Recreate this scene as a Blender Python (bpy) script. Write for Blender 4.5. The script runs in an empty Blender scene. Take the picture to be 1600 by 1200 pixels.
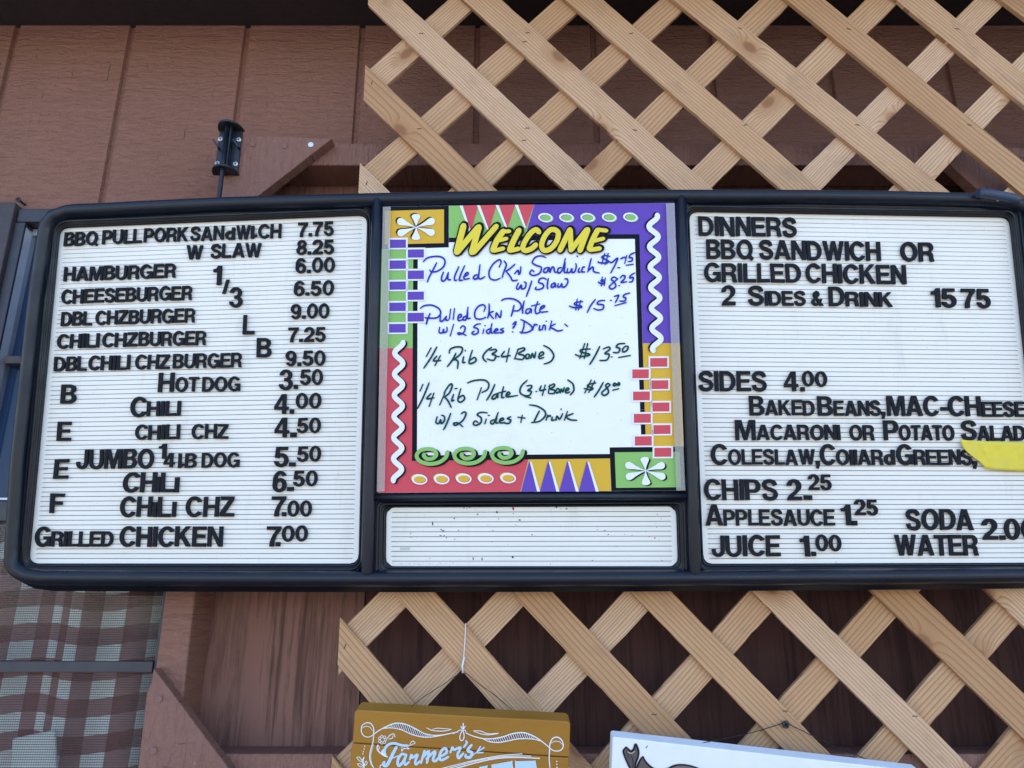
import bpy, bmesh, math, random
from mathutils import Vector, Matrix
R = math.radians
random.seed(7)
sc = bpy.context.scene
COL = sc.collection

# ---------------------------------------------------------------- camera, sky, sun, exposure
F, TH, CAMZ = 1200.0, R(17.2), 1.65
cam = bpy.data.cameras.new('camera'); cam.sensor_width = 36; cam.lens = F / 1600 * 36
cam.clip_start = 0.01; cam.clip_end = 500
co = bpy.data.objects.new('camera', cam); COL.objects.link(co)
co.location = (0, 0, CAMZ); co.rotation_euler = (R(90) + TH, 0, 0); sc.camera = co
SUN_EL, SUN_AZ = 58.0, -14.0            # behind the building, a little to the left
w = bpy.data.worlds.new('World'); sc.world = w; w.use_nodes = True
nt = w.node_tree; bg = nt.nodes['Background']; sky = nt.nodes.new('ShaderNodeTexSky')
sky.sky_type = 'NISHITA'; sky.sun_disc = False
sky.sun_elevation = R(SUN_EL); sky.sun_rotation = R(SUN_AZ)
sky.air_density = 1.0; sky.dust_density = 1.0; sky.ozone_density = 2.0
nt.links.new(sky.outputs[0], bg.inputs[0]); bg.inputs[1].default_value = 0.15
sd = bpy.data.lights.new('sun', 'SUN'); sd.energy = 3.2; sd.angle = R(0.5); sd.color = (1, .95, .88)
so = bpy.data.objects.new('sun', sd); COL.objects.link(so)
sv = Vector((math.sin(R(SUN_AZ)) * math.cos(R(SUN_EL)), math.cos(R(SUN_AZ)) * math.cos(R(SUN_EL)), math.sin(R(SUN_EL))))
so.rotation_euler = sv.to_track_quat('Z', 'Y').to_euler(); so.location = sv * 30
sc.view_settings.view_transform = 'Standard'; sc.view_settings.look = 'None'
sc.view_settings.exposure = 1.9; sc.view_settings.gamma = 1

# ---------------------------------------------------------------- geometry helpers
CS, SN = math.cos(TH), math.sin(TH)
def ray(px, py):
    x = (px - 800) / F; y = -(py - 600) / F
    return Vector((x, CS - SN * y, SN + CS * y))
class Plane:
    """a real plane of the place: leaning forward by lam, D metres from the eye"""
    def __init__(s, lam, D):
        s.lam, s.D = R(lam), D
        s.n = Vector((0, math.cos(s.lam), math.sin(s.lam))); s.up = Vector((0, -math.sin(s.lam), math.cos(s.lam)))
    def at(s, px, py, d=0.0):
        r = ray(px, py); p = r * ((s.D + d) / s.n.dot(r)); p.z += CAMZ; return p
    def uv(s, u, v, d=0.0):
        p = Vector((u, 0, 0)) + s.up * v + s.n * (s.D + d); p.z += CAMZ; return p
WALL = Plane(0, 0.0)
def wp(px, py, Y):
    WALL.D = Y; return WALL.at(px, py)
LAT = Plane(3.7, 1.036)
BRD = Plane(9.2, 0.955)
SGN = Plane(12, 0.918)

def new_obj(name, me, mats, parent=None):
    o = bpy.data.objects.new(name, me); COL.objects.link(o)
    for m in (mats if isinstance(mats, (list, tuple)) else [mats]): me.materials.append(m)
    if parent is not None:
        o.parent = parent
        o.matrix_parent_inverse = parent.matrix_basis.inverted()
    return o
def finish(name, bm, mats, parent=None, smooth=False, bevel=0, recalc=True):
    if recalc: bmesh.ops.recalc_face_normals(bm, faces=bm.faces)
    me = bpy.data.meshes.new(name); bm.to_mesh(me); bm.free()
    if smooth:
        for p in me.polygons: p.use_smooth = True
    # move the origin to the middle of the mesh
    if len(me.vertices):
        xs = [v.co for v in me.vertices]
        c = Vector([(min(q[i] for q in xs) + max(q[i] for q in xs)) / 2 for i in range(3)])
        me.transform(Matrix.Translation(-c))
    else: c = Vector()
    o = bpy.data.objects.new(name, me); COL.objects.link(o)
    o.location = c
    for m in (mats if isinstance(mats, (list, tuple)) else [mats]): me.materials.append(m)
    if parent is not None:
        o.parent = parent; o.matrix_parent_inverse = parent.matrix_basis.inverted()
    if bevel:
        b = o.modifiers.new('bevel', 'BEVEL'); b.width = bevel; b.segments = 2; b.limit_method = 'ANGLE'; b.angle_limit = R(40)
    return o
def tag(o, label=None, cat=None, group=None, kind=None):
    if label: o['label'] = label
    if cat: o['category'] = cat
    if group: o['group'] = group
    if kind: o['kind'] = kind
    return o
def thing(name, loc, label, cat, group=None):
    o = bpy.data.objects.new(name, None); COL.objects.link(o); o.location = loc; o.empty_display_size = .05
    return tag(o, label, cat, group)
def box(bm, x0, x1, y0, y1, z0, z1, mi=0):
    v = [bm.verts.new((x, y, z)) for x in (x0, x1) for y in (y0, y1) for z in (z0, z1)]
    for f in ((0, 1, 3, 2), (4, 6, 7, 5), (0, 4, 5, 1), (2, 3, 7, 6), (0, 2, 6, 4), (1, 5, 7, 3)):
        bm.faces.new([v[i] for i in f]).material_index = mi
def prism(bm, front, back, mi=0):
    """solid between two matching polygons"""
    a = [bm.verts.new(p) for p in front]; b = [bm.verts.new(p) for p in back]
    n = len(a)
    bm.faces.new(a).material_index = mi; bm.faces.new(b[::-1]).material_index = mi
    for i in range(n): bm.faces.new((a[i], b[i], b[(i + 1) % n], a[(i + 1) % n])).material_index = mi
def tube(bm, pts, r, n=10, mi=0, cap=True):
    rings = []
    for i, p in enumerate(pts):
        t = (pts[min(i + 1, len(pts) - 1)] - pts[max(i - 1, 0)]).normalized()
        a = t.orthogonal().normalized() if i == 0 else (a - t * a.dot(t)).normalized()
        b = t.cross(a)
        rr = r[i] if isinstance(r, (list, tuple)) else r
        rings.append([bm.verts.new(p + (a * math.cos(k * 2 * math.pi / n) + b * math.sin(k * 2 * math.pi / n)) * rr) for k in range(n)])
    for r0, r1 in zip(rings, rings[1:]):
        for k in range(n):
            f = bm.faces.new((r0[k], r0[(k + 1) % n], r1[(k + 1) % n], r1[k])); f.material_index = mi; f.smooth = True
    if cap: bm.faces.new(rings[0][::-1]).material_index = mi; bm.faces.new(rings[-1]).material_index = mi
def smooth_pts(pts, k=5):
    if len(pts) < 3: return [Vector(p) for p in pts]
    P = [Vector(p) for p in pts]; out = []
    for i in range(len(P) - 1):
        p0, p1, p2, p3 = P[max(i - 1, 0)], P[i], P[i + 1], P[min(i + 2, len(P) - 1)]
        for j in range(k):
            t = j / k
            out.append(.5 * ((2 * p1) + (p2 - p0) * t + (2 * p0 - 5 * p1 + 4 * p2 - p3) * t * t + (3 * p1 - p0 - 3 * p2 + p3) * t ** 3))
    out.append(P[-1]); return out
def ribbon(bm, pts, width, surf, mi=0, k=5, taper=0.0, d0=0.0, grad=.0002, ends=True):
    """a flat painted stroke; pts are on the photo grid, surf puts them on the real surface"""
    P = smooth_pts(pts, k); n = len(P); L = []
    for i, p in enumerate(P):
        t = P[min(i + 1, n - 1)] - P[max(i - 1, 0)]
        if t.length < 1e-6: t = Vector((1, 0))
        t.normalize(); L.append((p, Vector((-t.y, t.x)), t))
    W = []
    for i in range(n):
        s = i / max(n - 1, 1)
        W.append(width / 2 * (1 - taper * abs(2 * s - 1) ** 3))
    rows = []
    if ends:
        p, nn, t = L[0]
        for a in (.95, .6): rows.append((p - t * W[0] * math.sin(a * math.pi / 2), nn, W[0] * math.cos(a * math.pi / 2)))
    for i in range(n): rows.append((L[i][0], L[i][1], W[i]))
    if ends:
        p, nn, t = L[-1]
        for a in (.6, .95): rows.append((p + t * W[-1] * math.sin(a * math.pi / 2), nn, W[-1] * math.cos(a * math.pi / 2)))
    prev = None
    for i, (p, nn, ww) in enumerate(rows):
        d = d0 - grad * i / len(rows)
        a, b = p + nn * ww, p - nn * ww
        cur = (bm.verts.new(surf(a.x, a.y, d)), bm.verts.new(surf(b.x, b.y, d)))
        if prev: bm.faces.new((prev[0], prev[1], cur[1], cur[0])).material_index = mi
        prev = cur
def poly(bm, pts, surf, d, mi=0):
    f = bm.faces.new([bm.verts.new(surf(x, y, d)) for x, y in pts]); f.material_index = mi; return f
def ellipse(cx, cy, rx, ry, n=28, rot=0, a0=0, a1=360):
    c, s = math.cos(R(rot)), math.sin(R(rot)); out = []
    m = n if a1 - a0 < 360 else n - 1
    for i in range(n):
        a = R(a0 + (a1 - a0) * i / (n if a1 - a0 >= 360 else n - 1))
        x, y = rx * math.cos(a), ry * math.sin(a); out.append((cx + x * c - y * s, cy + x * s + y * c))
    return out

# ---------------------------------------------------------------- material helpers
def mat(name, col, rough=.6, spec=.5):
    m = bpy.data.materials.new(name); m.use_nodes = True
    b = m.node_tree.nodes['Principled BSDF']
    b.inputs['Base Color'].default_value = (*col, 1); b.inputs['Roughness'].default_value = rough
    b.inputs['Specular IOR Level'].default_value = spec
    return m
class NB:
    """tiny node builder"""
    def __init__(s, m): s.t = m.node_tree; s.b = s.t.nodes['Principled BSDF']
    def n(s, typ, **kw):
        x = s.t.nodes.new(typ)
        for k, v in kw.items(): setattr(x, k, v)
        return x
    def link(s, a, b): s.t.links.new(a, b)
    def val(s, x, sock):
        if isinstance(x, (int, float)): sock.default_value = x
        elif isinstance(x, (tuple, list)): sock.default_value = x
        else: s.link(x, sock)
    def math(s, op, a, b=0.0, c=0.0, clamp=False):
        x = s.n('ShaderNodeMath', operation=op); x.use_clamp = clamp
        for v, k in ((a, 0), (b, 1), (c, 2)): s.val(v, x.inputs[k])
        return x.outputs[0]
    def vmath(s, op, a, b):
        x = s.n('ShaderNodeVectorMath', operation=op); s.val(a, x.inputs[0]); s.val(b, x.inputs[1]); return x.outputs[0]
    def noise(s, vec, scale, detail=3, rough=.5, dist=0):
        x = s.n('ShaderNodeTexNoise'); s.link(vec, x.inputs['Vector']); x.inputs['Scale'].default_value = scale
        x.inputs['Detail'].default_value = detail; x.inputs['Roughness'].default_value = rough; x.inputs['Distortion'].default_value = dist
        return x.outputs['Fac']
    def ramp(s, fac, stops):
        x = s.n('ShaderNodeValToRGB'); e = x.color_ramp.elements
        while len(e) < len(stops): e.new(.5)
        for i, (p, c) in enumerate(stops):
            e[i].position = p; e[i].color = (*c, 1) if len(c) == 3 else c
        s.link(fac, x.inputs[0]); return x.outputs[0]
    def mix(s, fac, a, b, typ='MIX'):
        x = s.n('ShaderNodeMixRGB', blend_type=typ); s.val(fac, x.inputs[0])
        s.val((*a, 1) if isinstance(a, tuple) and len(a) == 3 else a, x.inputs[1]); s.val((*b, 1) if isinstance(b, tuple) and len(b) == 3 else b, x.inputs[2])
        return x.outputs[0]
    def mapr(s, v, a, b, c, d):
        x = s.n('ShaderNodeMapRange'); s.link(v, x.inputs[0])
        for i, q in enumerate((a, b, c, d)): x.inputs[i + 1].default_value = q
        return x.outputs[0]
    def bump(s, h, strength=.4, dist=.002):
        x = s.n('ShaderNodeBump'); x.inputs['Strength'].default_value = strength; x.inputs['Distance'].default_value = dist
        s.link(h, x.inputs['Height']); s.link(x.outputs[0], s.b.inputs['Normal'])
    def obj(s): return s.n('ShaderNodeTexCoord').outputs['Object']
    def scaled(s, vec, k): return s.vmath('MULTIPLY', vec, k)

def grain_wood():
    """sawn fir: growth lines along local X, knots that bend them"""
    m = mat('sawn_fir', (.5, .33, .2), .75, .25); q = NB(m); P = q.obj()
    oi = q.n('ShaderNodeObjectInfo').outputs['Random']
    off = q.n('ShaderNodeCombineXYZ'); q.link(q.math('MULTIPLY', oi, 37.0), off.inputs[0]); q.link(q.math('MULTIPLY', oi, 11.3), off.inputs[1])
    V = q.vmath('ADD', P, off.outputs[0])
    flat = q.scaled(V, (1, 1, 0))
    vk = q.n('ShaderNodeTexVoronoi', voronoi_dimensions='2D'); q.link(q.scaled(flat, (.6, 1, 0)), vk.inputs['Vector']); vk.inputs['Scale'].default_value = 10.0
    kd = vk.outputs['Distance']
    sel = q.n('ShaderNodeSeparateColor'); q.link(vk.outputs['Color'], sel.inputs[0])
    on = q.math('GREATER_THAN', sel.outputs[0], .38)
    near = q.math('MULTIPLY', q.mapr(kd, .02, .26, 1, 0), on)
    near2 = q.math('POWER', near, 2.2)
    sep = q.n('ShaderNodeSeparateXYZ'); q.link(flat, sep.inputs[0])
    wob = q.math('MULTIPLY', q.math('SUBTRACT', q.noise(q.scaled(flat, (2.2, 14, 1)), 1.0, 2), .5), .026)
    g = q.math('ADD', q.math('ADD', sep.outputs[1], wob), q.math('MULTIPLY', near2, .021))
    g = q.math('ADD', g, q.math('MULTIPLY', q.math('SUBTRACT', q.noise(q.scaled(flat, (9, 120, 1)), 1.0, 3), .5), .0022))
    fr = q.math('FRACT', q.math('MULTIPLY', g, q.math('ADD', 120.0, q.math('MULTIPLY', oi, 150.0))))
    line = q.mapr(fr, .45, 1.0, 0, 1)
    line = q.math('POWER', line, 2.0)
    big = q.noise(q.scaled(flat, (3, 8, 1)), 1.0, 4, .6)
    tone = q.ramp(q.math('ADD', q.math('MULTIPLY', big, .55), q.math('MULTIPLY', oi, .5)), [(.22, (.46, .245, .115)), (.5, (.585, .345, .185)), (.76, (.70, .46, .295))])
    col = q.mix(q.math('MULTIPLY', line, .95), tone, (.27, .125, .058))
    fib = q.noise(q.scaled(flat, (18, 500, 1)), 1.0, 3, .7)
    col = q.mix(q.mapr(fib, .35, .75, 0, .5), col, (.36, .20, .105))
    st = q.noise(q.scaled(flat, (14, 30, 1)), 1.0, 5, .65)
    col = q.mix(q.mapr(st, .54, .72, 0, .6), col, (.33, .21, .135))
    spl = q.noise(q.scaled(flat, (5, 330, 1)), 1.0, 2, .5)
    col = q.mix(q.mapr(spl, .735, .77, 0, .75), col, (.12, .06, .035))
    kn = q.math('MULTIPLY', q.mapr(kd, .05, .09, 1, 0), on)
    halo = q.math('MULTIPLY', q.mapr(kd, .06, .22, .75, 0), on)
    col = q.mix(halo, col, (.40, .20, .09)); 
    kring = q.mix(q.math('FRACT', q.math('MULTIPLY', kd, 60.0)), (.20, .085, .04), (.33, .16, .08))
    col = q.mix(q.math('MULTIPLY', kn, .85), col, kring)
    q.link(col, q.b.inputs['Base Color'])
    q.bump(q.math('ADD', q.math('MULTIPLY', line, -.6), q.math('MULTIPLY', fib, .8)), .55, .0012)
    return m
def painted_siding(name, base, dark, vertical=True, wear=.5):
    m = mat(name, base, .62, .35); q = NB(m); P = q.obj()
    big = q.noise(q.scaled(P, (3, 3, 2)), 1.0, 4, .6)
    col = q.mix(q.mapr(big, .3, .7, 0, 1), base, tuple(c * .82 for c in base))
    s1 = (120, 10, 7.0) if vertical else (7.0, 10, 120)
    crk = q.noise(q.scaled(P, s1), 1.0, 6, .72, .6)
    ck = q.mapr(crk, .66, .76, 0, 1)
    s2 = (7, 10, 95) if vertical else (95, 10, 7)
    saw = q.noise(q.scaled(P, s2), 1.0, 4, .6, .3)
    fine = q.noise(P, 420, 3, .6)
    col = q.mix(q.math('MULTIPLY', ck, wear), col, dark)
    sp = q.mapr(q.noise(P, 230, 2, .5), .69, .75, 0, .3)
    col = q.mix(sp, col, tuple(min(1, c * 1.9 + .03) for c in base))
    q.link(col, q.b.inputs['Base Color'])
    h = q.math('ADD', q.math('MULTIPLY', saw, .9), q.math('MULTIPLY', ck, -.9)); h = q.math('ADD', h, q.math('MULTIPLY', fine, .25)); rip = q.noise(q.scaled(P, (45, 10, 120) if vertical else (120, 10, 45)), 1.0, 4, .6, 1.0); h = q.math('ADD', h, q.math('MULTIPLY', rip, 1.1))
    q.bump(h, 1.0, .0045)
    q.link(q.mapr(saw, .3, .7, .5, .75), q.b.inputs['Roughness'])
    return m
def weathered_ply(name, base, dark, amt):
    m = mat(name, base, .8, .2); q = NB(m); P = q.obj()
    a = q.noise(q.scaled(P, (42, 5, 3.0)), 1.0, 8, .74, 1.0)
    b = q.noise(q.scaled(P, (150, 5, 5)), 1.0, 5, .7, .5)
    big = q.noise(q.scaled(P, (4, 4, 1.5)), 1.0, 3)
    k = q.math('ADD', q.math('MULTIPLY', a, .62), q.math('MULTIPLY', b, .38))
    col = q.mix(q.mapr(k, .47, .60, 0, amt), base, dark)
    col = q.mix(q.mapr(big, .35, .7, 0, .35), col, tuple(c * .6 for c in base))
    q.link(col, q.b.inputs['Base Color']); q.bump(q.math('MULTIPLY', k, -1.0), .8, .003)
    return m
def plastic(name, col, rough, var=.15, scale=9, bump=.12):
    m = mat(name, col, rough, .5); q = NB(m); P = q.obj()
    n = q.noise(P, scale, 5, .6)
    q.link(q.mix(q.mapr(n, .3, .7, 0, 1), tuple(c * (1 - var) for c in col), tuple(min(1, c * (1 + var)) for c in col)), q.b.inputs['Base Color'])
    q.link(q.mapr(q.noise(P, 60, 4, .7), .3, .7, rough - .08, rough + .12), q.b.inputs['Roughness'])
    if bump: q.bump(q.noise(P, 700, 2), bump, .0006)
    return m

M_fir = grain_wood()
BROWN = (.275, .127, .090); BROWND = (.07, .032, .027)
M_siding = painted_siding('brown_painted_siding', BROWN, BROWND, True, .45)
M_trim = painted_siding('brown_painted_board', (.265, .128, .097), BROWND, False, .45)
M_post = painted_siding('brown_painted_post', (.28, .134, .098), BROWND, True, .45)
M_ply = weathered_ply('weathered_brown_plywood', (.27, .132, .102), (.065, .030, .024), .85)
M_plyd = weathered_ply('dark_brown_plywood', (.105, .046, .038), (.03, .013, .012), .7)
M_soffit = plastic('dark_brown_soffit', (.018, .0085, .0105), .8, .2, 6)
def frame_mat():
    m = mat('navy_black_plastic', (.005, .008, .016), .36, .42); q = NB(m); P = q.obj()
    n = q.noise(P, 14, 5, .6)
    c = q.mix(q.mapr(n, .3, .7, 0, 1), (.0040, .0062, .0128), (.0062, .0095, .0190))
    sc_ = q.mapr(q.noise(q.scaled(P, (3.5, 160, 160)), 1.0, 5, .7), .70, .78, 0, .6)
    sp = q.mapr(q.noise(P, 160, 3, .6), .70, .78, 0, .5)
    c = q.mix(q.math('MAXIMUM', sc_, sp), c, (.045, .048, .055))
    q.link(c, q.b.inputs['Base Color'])
    q.link(q.mapr(q.noise(P, 26, 6, .7), .3, .7, .26, .50), q.b.inputs['Roughness']); q.bump(q.noise(P, 500, 3), .2, .0006); return m
M_frame = frame_mat()
M_letter = plastic('black_letter_plastic', (.0085, .010, .0155), .5, .25, 30, .1); M_letter.node_tree.nodes['Principled BSDF'].inputs['Specular IOR Level'].default_value = .14
M_panel = None
def panel_mat():
    m = mat('white_ribbed_plastic', (.80, .81, .80), .42, .45); q = NB(m); P = q.obj()
    n = q.noise(P, 7, 5, .65); s = q.noise(q.scaled(P, (30, 30, 4)), 1.0, 5, .7)
    c = q.mix(q.mapr(n, .35, .75, 0, .55), (.86, .84, .795), (.79, .765, .70))
    c = q.mix(q.mapr(s, .58, .78, 0, .4), c, (.55, .53, .47)); c = q.mix(q.mapr(q.noise(P, 320, 2), .72, .76, 0, .5), c, (.3, .29, .27))
    q.link(c, q.b.inputs['Base Color']); return m
M_panel = panel_mat()
M_groove = mat('panel_groove_grey', (.27, .265, .25), .7, .2)  # slot floors between the letter rails, greyer than the sheet
M_winframe = plastic('dark_bronze_window_frame', (.032, .030, .040), .45, .2, 20)
M_alu = plastic('pale_aluminium', (.50, .52, .58), .42, .1, 20); M_alu.node_tree.nodes['Principled BSDF'].inputs['Metallic'].default_value = .55
M_shutter = plastic('brown_black_trim', (.058, .046, .052), .6, .2, 12)
M_screwz = plastic('zinc_screw', (.72, .72, .70), .3, .1, 50); M_screwz.node_tree.nodes['Principled BSDF'].inputs['Metallic'].default_value = .7
M_bolt = plastic('painted_bolt_head', (.20, .10, .085), .6)
M_rust = plastic('rusty_screw', (.06, .04, .04), .6)
M_hole = mat('dark_recess', (.008, .008, .009), .8, .1)
M_black = plastic('black_steel', (.013, .015, .024), .33, .2, 30)

# ---------------------------------------------------------------- ground
def ground_mat():
    m = mat('tan_concrete', (.24, .215, .185), .9, .2); q = NB(m); P = q.obj()
    n = q.noise(P, 1.3, 6, .65); f = q.noise(P, 60, 3)
    q.link(q.mix(q.mapr(n, .3, .7, 0, 1), (.26, .235, .20), (.21, .19, .165)), q.b.inputs['Base Color']); q.bump(f, .3, .004); return m
bm = bmesh.new(); bmesh.ops.create_grid(bm, x_segments=8, y_segments=8, size=150)
g = finish('ground', bm, ground_mat()); tag(g, 'tan concrete ground in front of the building', 'ground', kind='structure')

# ---------------------------------------------------------------- building
YS = 1.10                       # face of the siding
ZS = CAMZ + .998                # underside of the soffit
PX0, PX1 = -.46, 1.02           # framed panel, outer edges
RZ0, RZ1 = CAMZ + .688, CAMZ + .728
LZ1 = CAMZ - .158
bld = thing('wooden_building', (0, 1.1, 0), 'brown wooden building with grooved siding behind the menu board', 'building')
WINL, WINR, WINT, WINB = -.93, -.463, CAMZ + .628, CAMZ - .62
bm = bmesh.new()
gx = [-.2615 + .2015 * k for k in range(-14, 16)]
def siding_piece(x0, x1, z0, z1, extra=()):
    xs = [x0]
    for c in gx:
        for a in (c - .0055, c - .0035, c + .0035, c + .0055):
            if x0 + .001 < a < x1 - .001: xs.append(a)
    xs.append(x1)
    zs = [z0, z1]
    grid = []
    for x in xs:
        deep = any(abs(x - c) < .004 for c in gx)
        grid.append([bm.verts.new((x, YS + (.006 if deep else 0), z)) for z in zs])
    for a, b in zip(grid, grid[1:]): bm.faces.new((a[0], b[0], b[1], a[1]))
siding_piece(-3, 3, RZ0 + .012, ZS + .3)                       # above the rail
siding_piece(-3, WINL, 0, RZ0 + .012)
siding_piece(WINL, PX0 + .02, WINT, RZ0 + .012)
siding_piece(WINL, PX0 + .02, 0, WINB)
siding_piece(PX1 - .02, 3, 0, RZ0 + .012)
siding_piece(PX0 + .02, PX1 - .02, 0, LZ1 - .03)
# ends and back of the house
def quad(p): bm.faces.new([bm.verts.new(q) for q in p])
quad([(-3, YS, 0), (-3, 6, 0), (-3, 6, 3.2), (-3, YS, 3.2)]); quad([(3, YS, 0), (3, 6, 0), (3, 6, 3.2), (3, YS, 3.2)])
quad([(-3, 6, 0), (3, 6, 0), (3, 6, 3.2), (-3, 6, 3.2)])
finish('wall', bm, M_siding, bld, recalc=False)
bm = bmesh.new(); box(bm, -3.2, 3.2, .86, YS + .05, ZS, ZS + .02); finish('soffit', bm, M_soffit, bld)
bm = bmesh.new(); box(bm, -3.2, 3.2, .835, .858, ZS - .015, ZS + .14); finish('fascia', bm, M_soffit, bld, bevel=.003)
bm = bmesh.new()
prism(bm, [(-3.3, .78, ZS + .142), (-3.3, 3.5, ZS + 1.15), (-3.3, 6.4, ZS + .142), (-3.3, 6.4, ZS + .19), (-3.3, 3.5, ZS + 1.21), (-3.3, .78, ZS + .19)],
      [(3.3, .78, ZS + .142), (3.3, 3.5, ZS + 1.15), (3.3, 6.4, ZS + .142), (3.3, 6.4, ZS + .19), (3.3, 3.5, ZS + 1.21), (3.3, .78, ZS + .19)])
finish('roof', bm, plastic('brown_shingle', (.06, .045, .04), .85), bld)
# recessed plywood and its frame of painted 2x4s
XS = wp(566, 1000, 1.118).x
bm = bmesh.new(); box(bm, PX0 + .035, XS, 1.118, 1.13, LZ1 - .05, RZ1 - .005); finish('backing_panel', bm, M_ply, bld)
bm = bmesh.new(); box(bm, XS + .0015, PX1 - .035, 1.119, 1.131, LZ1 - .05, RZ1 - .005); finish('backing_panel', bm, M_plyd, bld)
bm = bmesh.new(); box(bm, PX0 + .0405, PX1 - .0405, 1.055, 1.117, RZ0, RZ1); finish('rail', bm, M_trim, bld, bevel=.002)
bm = bmesh.new(); box(bm, PX0 + .0405, PX1 - .0405, 1.055, 1.117, LZ1 - .09, LZ1); finish('rail', bm, M_trim, bld, bevel=.002)
for x in (PX0, PX1 - .04):
    bm = bmesh.new(); box(bm, x, x + .04, 1.055, 1.119, 0.4, RZ1 + .002); finish('post', bm, M_post, bld, bevel=.0025)
def gusset(pts, bolts, label=None, shiny=()):
    bm = bmesh.new(); prism(bm, [wp(x, y, 1.034) for x, y in pts], [wp(x, y, 1.034) + Vector((0, .0205, 0)) for x, y in pts])
    o = finish('gusset', bm, M_trim, bld, bevel=.0012)
    for i, (x, y) in enumerate(bolts):
        bm = bmesh.new(); c = wp(x, y, 1.034)
        tube(bm, [c + Vector((0, -.0022, 0)), c + Vector((0, .004, 0))], [.0042, .0046], 14)
        finish('bolt_head', bm, M_screwz if i in shiny else M_bolt, o)
    return o
gusset([(344, 209), (383, 211), (519, 216), (402, 307), (344, 352)], [(395, 226), (445, 229), (486, 227)], shiny=(2,))
gusset([(240, 1044), (405, 1264), (208, 1264), (229, 1084), (236, 1067)], [(249, 1092), (240, 1173)])
gusset([(1452, 227), (1660, 233), (1660, 404), (1524, 293)], [(1597, 243)])

# window at the left: bronze frame, pane above with the sky's reflection painted on, screened opening below
def vbar(name, x0, x1, y0, y1, z0, z1, m, parent, bev=.0012):
    b = bmesh.new(); box(b, x0, x1, y0, y1, z0, z1); return finish(name, b, m, parent, bevel=bev)
def X(px, py, Y): return wp(px, py, Y).x
WX0 = X(24, 345, 1.078); WX1 = X(40, 345, 1.078)
bm = bmesh.new()
WTOP = wp(40, 347, 1.078).z
box(bm, WX0, WX1, 1.078, 1.12, WINB, WTOP)
box(bm, wp(29, 330, 1.078).x, WINR - .003, 1.0775, 1.12, WTOP + .0005, wp(50, 326, 1.078).z)
box(bm, WINR - .012, WINR - .003, 1.083, 1.12, WINB, WTOP)
win = finish('window', bm, M_winframe, bld, bevel=.0015)
ax0, ax1 = X(40.5, 352, 1.083), X(49, 360, 1.09)
bm = bmesh.new()
prism(bm, [(ax0 + .0005, 1.079, WINB), (ax1, 1.094, WINB), (ax1, 1.108, WINB), (ax0 + .0005, 1.108, WINB)],
      [(ax0 + .0005, 1.079, WTOP - .004), (ax1, 1.094, WTOP - .016), (ax1, 1.108, WTOP - .016), (ax0 + .0005, 1.108, WTOP - .004)])
finish('jamb_liner', bm, M_alu, win)
bm = bmesh.new(); box(bm, ax0 + .001, WINR - .02, 1.099, 1.106, WTOP - .012, WTOP - .001); finish('head_liner', bm, M_alu, win)
def glass_mat():
    m = mat('window_glass', (.02, .03, .05), .03, .5); t = m.node_tree; b = t.nodes['Principled BSDF']
    tr = t.nodes.new('ShaderNodeBsdfTransparent'); tr.inputs[0].default_value = (.94, .96, .96, 1)
    gl = t.nodes.new('ShaderNodeBsdfGlossy'); gl.inputs['Roughness'].default_value = .03
    fr = t.nodes.new('ShaderNodeFresnel'); fr.inputs[0].default_value = 1.33
    mx = t.nodes.new('ShaderNodeMixShader'); t.links.new(fr.outputs[0], mx.inputs[0]); t.links.new(tr.outputs[0], mx.inputs[1]); t.links.new(gl.outputs[0], mx.inputs[2])
    t.links.new(mx.outputs[0], t.nodes['Material Output'].inputs[0]); return m
M_glass = glass_mat()
def sky_painted_glass():
    m = mat('sky_painted_pane', (.014, .032, .080), .08, .25)  # blue of the reflected sky is put into the base colour
    m.node_tree.nodes['Principled BSDF'].inputs['Metallic'].default_value = .0
    m.node_tree.nodes['Principled BSDF'].inputs['Coat Weight'].default_value = 0.0
    m.node_tree.nodes['Principled BSDF'].inputs['Coat IOR'].default_value = 1.6
    return m
ZM1, ZM0 = CAMZ + .163, CAMZ + .134
bm = bmesh.new(); box(bm, ax1 + .0005, WINR - .0125, 1.104, 1.108, ZM1 + .001, WTOP - .001); finish('upper_pane', bm, sky_painted_glass(), win)
mz = wp(20, 561, 1.083).z
bm = bmesh.new(); box(bm, X(5, 561, 1.083), WINR - .0125, 1.085, 1.098, mz - .006, mz + .006); finish('muntin', bm, M_shutter, win, bevel=.001)
bm = bmesh.new(); box(bm, WX1 + .001, WINR - .0125, 1.080, 1.1, ZM0, ZM1); finish('meeting_rail', bm, M_winframe, win, bevel=.0015)
bm = bmesh.new(); box(bm, WX1 + .001, WINR - .0125, 1.0785, 1.0925, ZM1 + .0005, ZM1 + .0035); finish('rail_lip', bm, M_alu, win)
bm = bmesh.new(); box(bm, WX1 + .001, WINR - .0125, 1.081, 1.09, CAMZ - .064, CAMZ - .050); finish('screen_bar', bm, M_winframe, win, bevel=.001)
bm = bmesh.new(); box(bm, WX1 + .001, WINR - .0125, 1.100, 1.104, WINB, ZM0 - .0005); finish('lower_pane', bm, M_glass, win)
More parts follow.
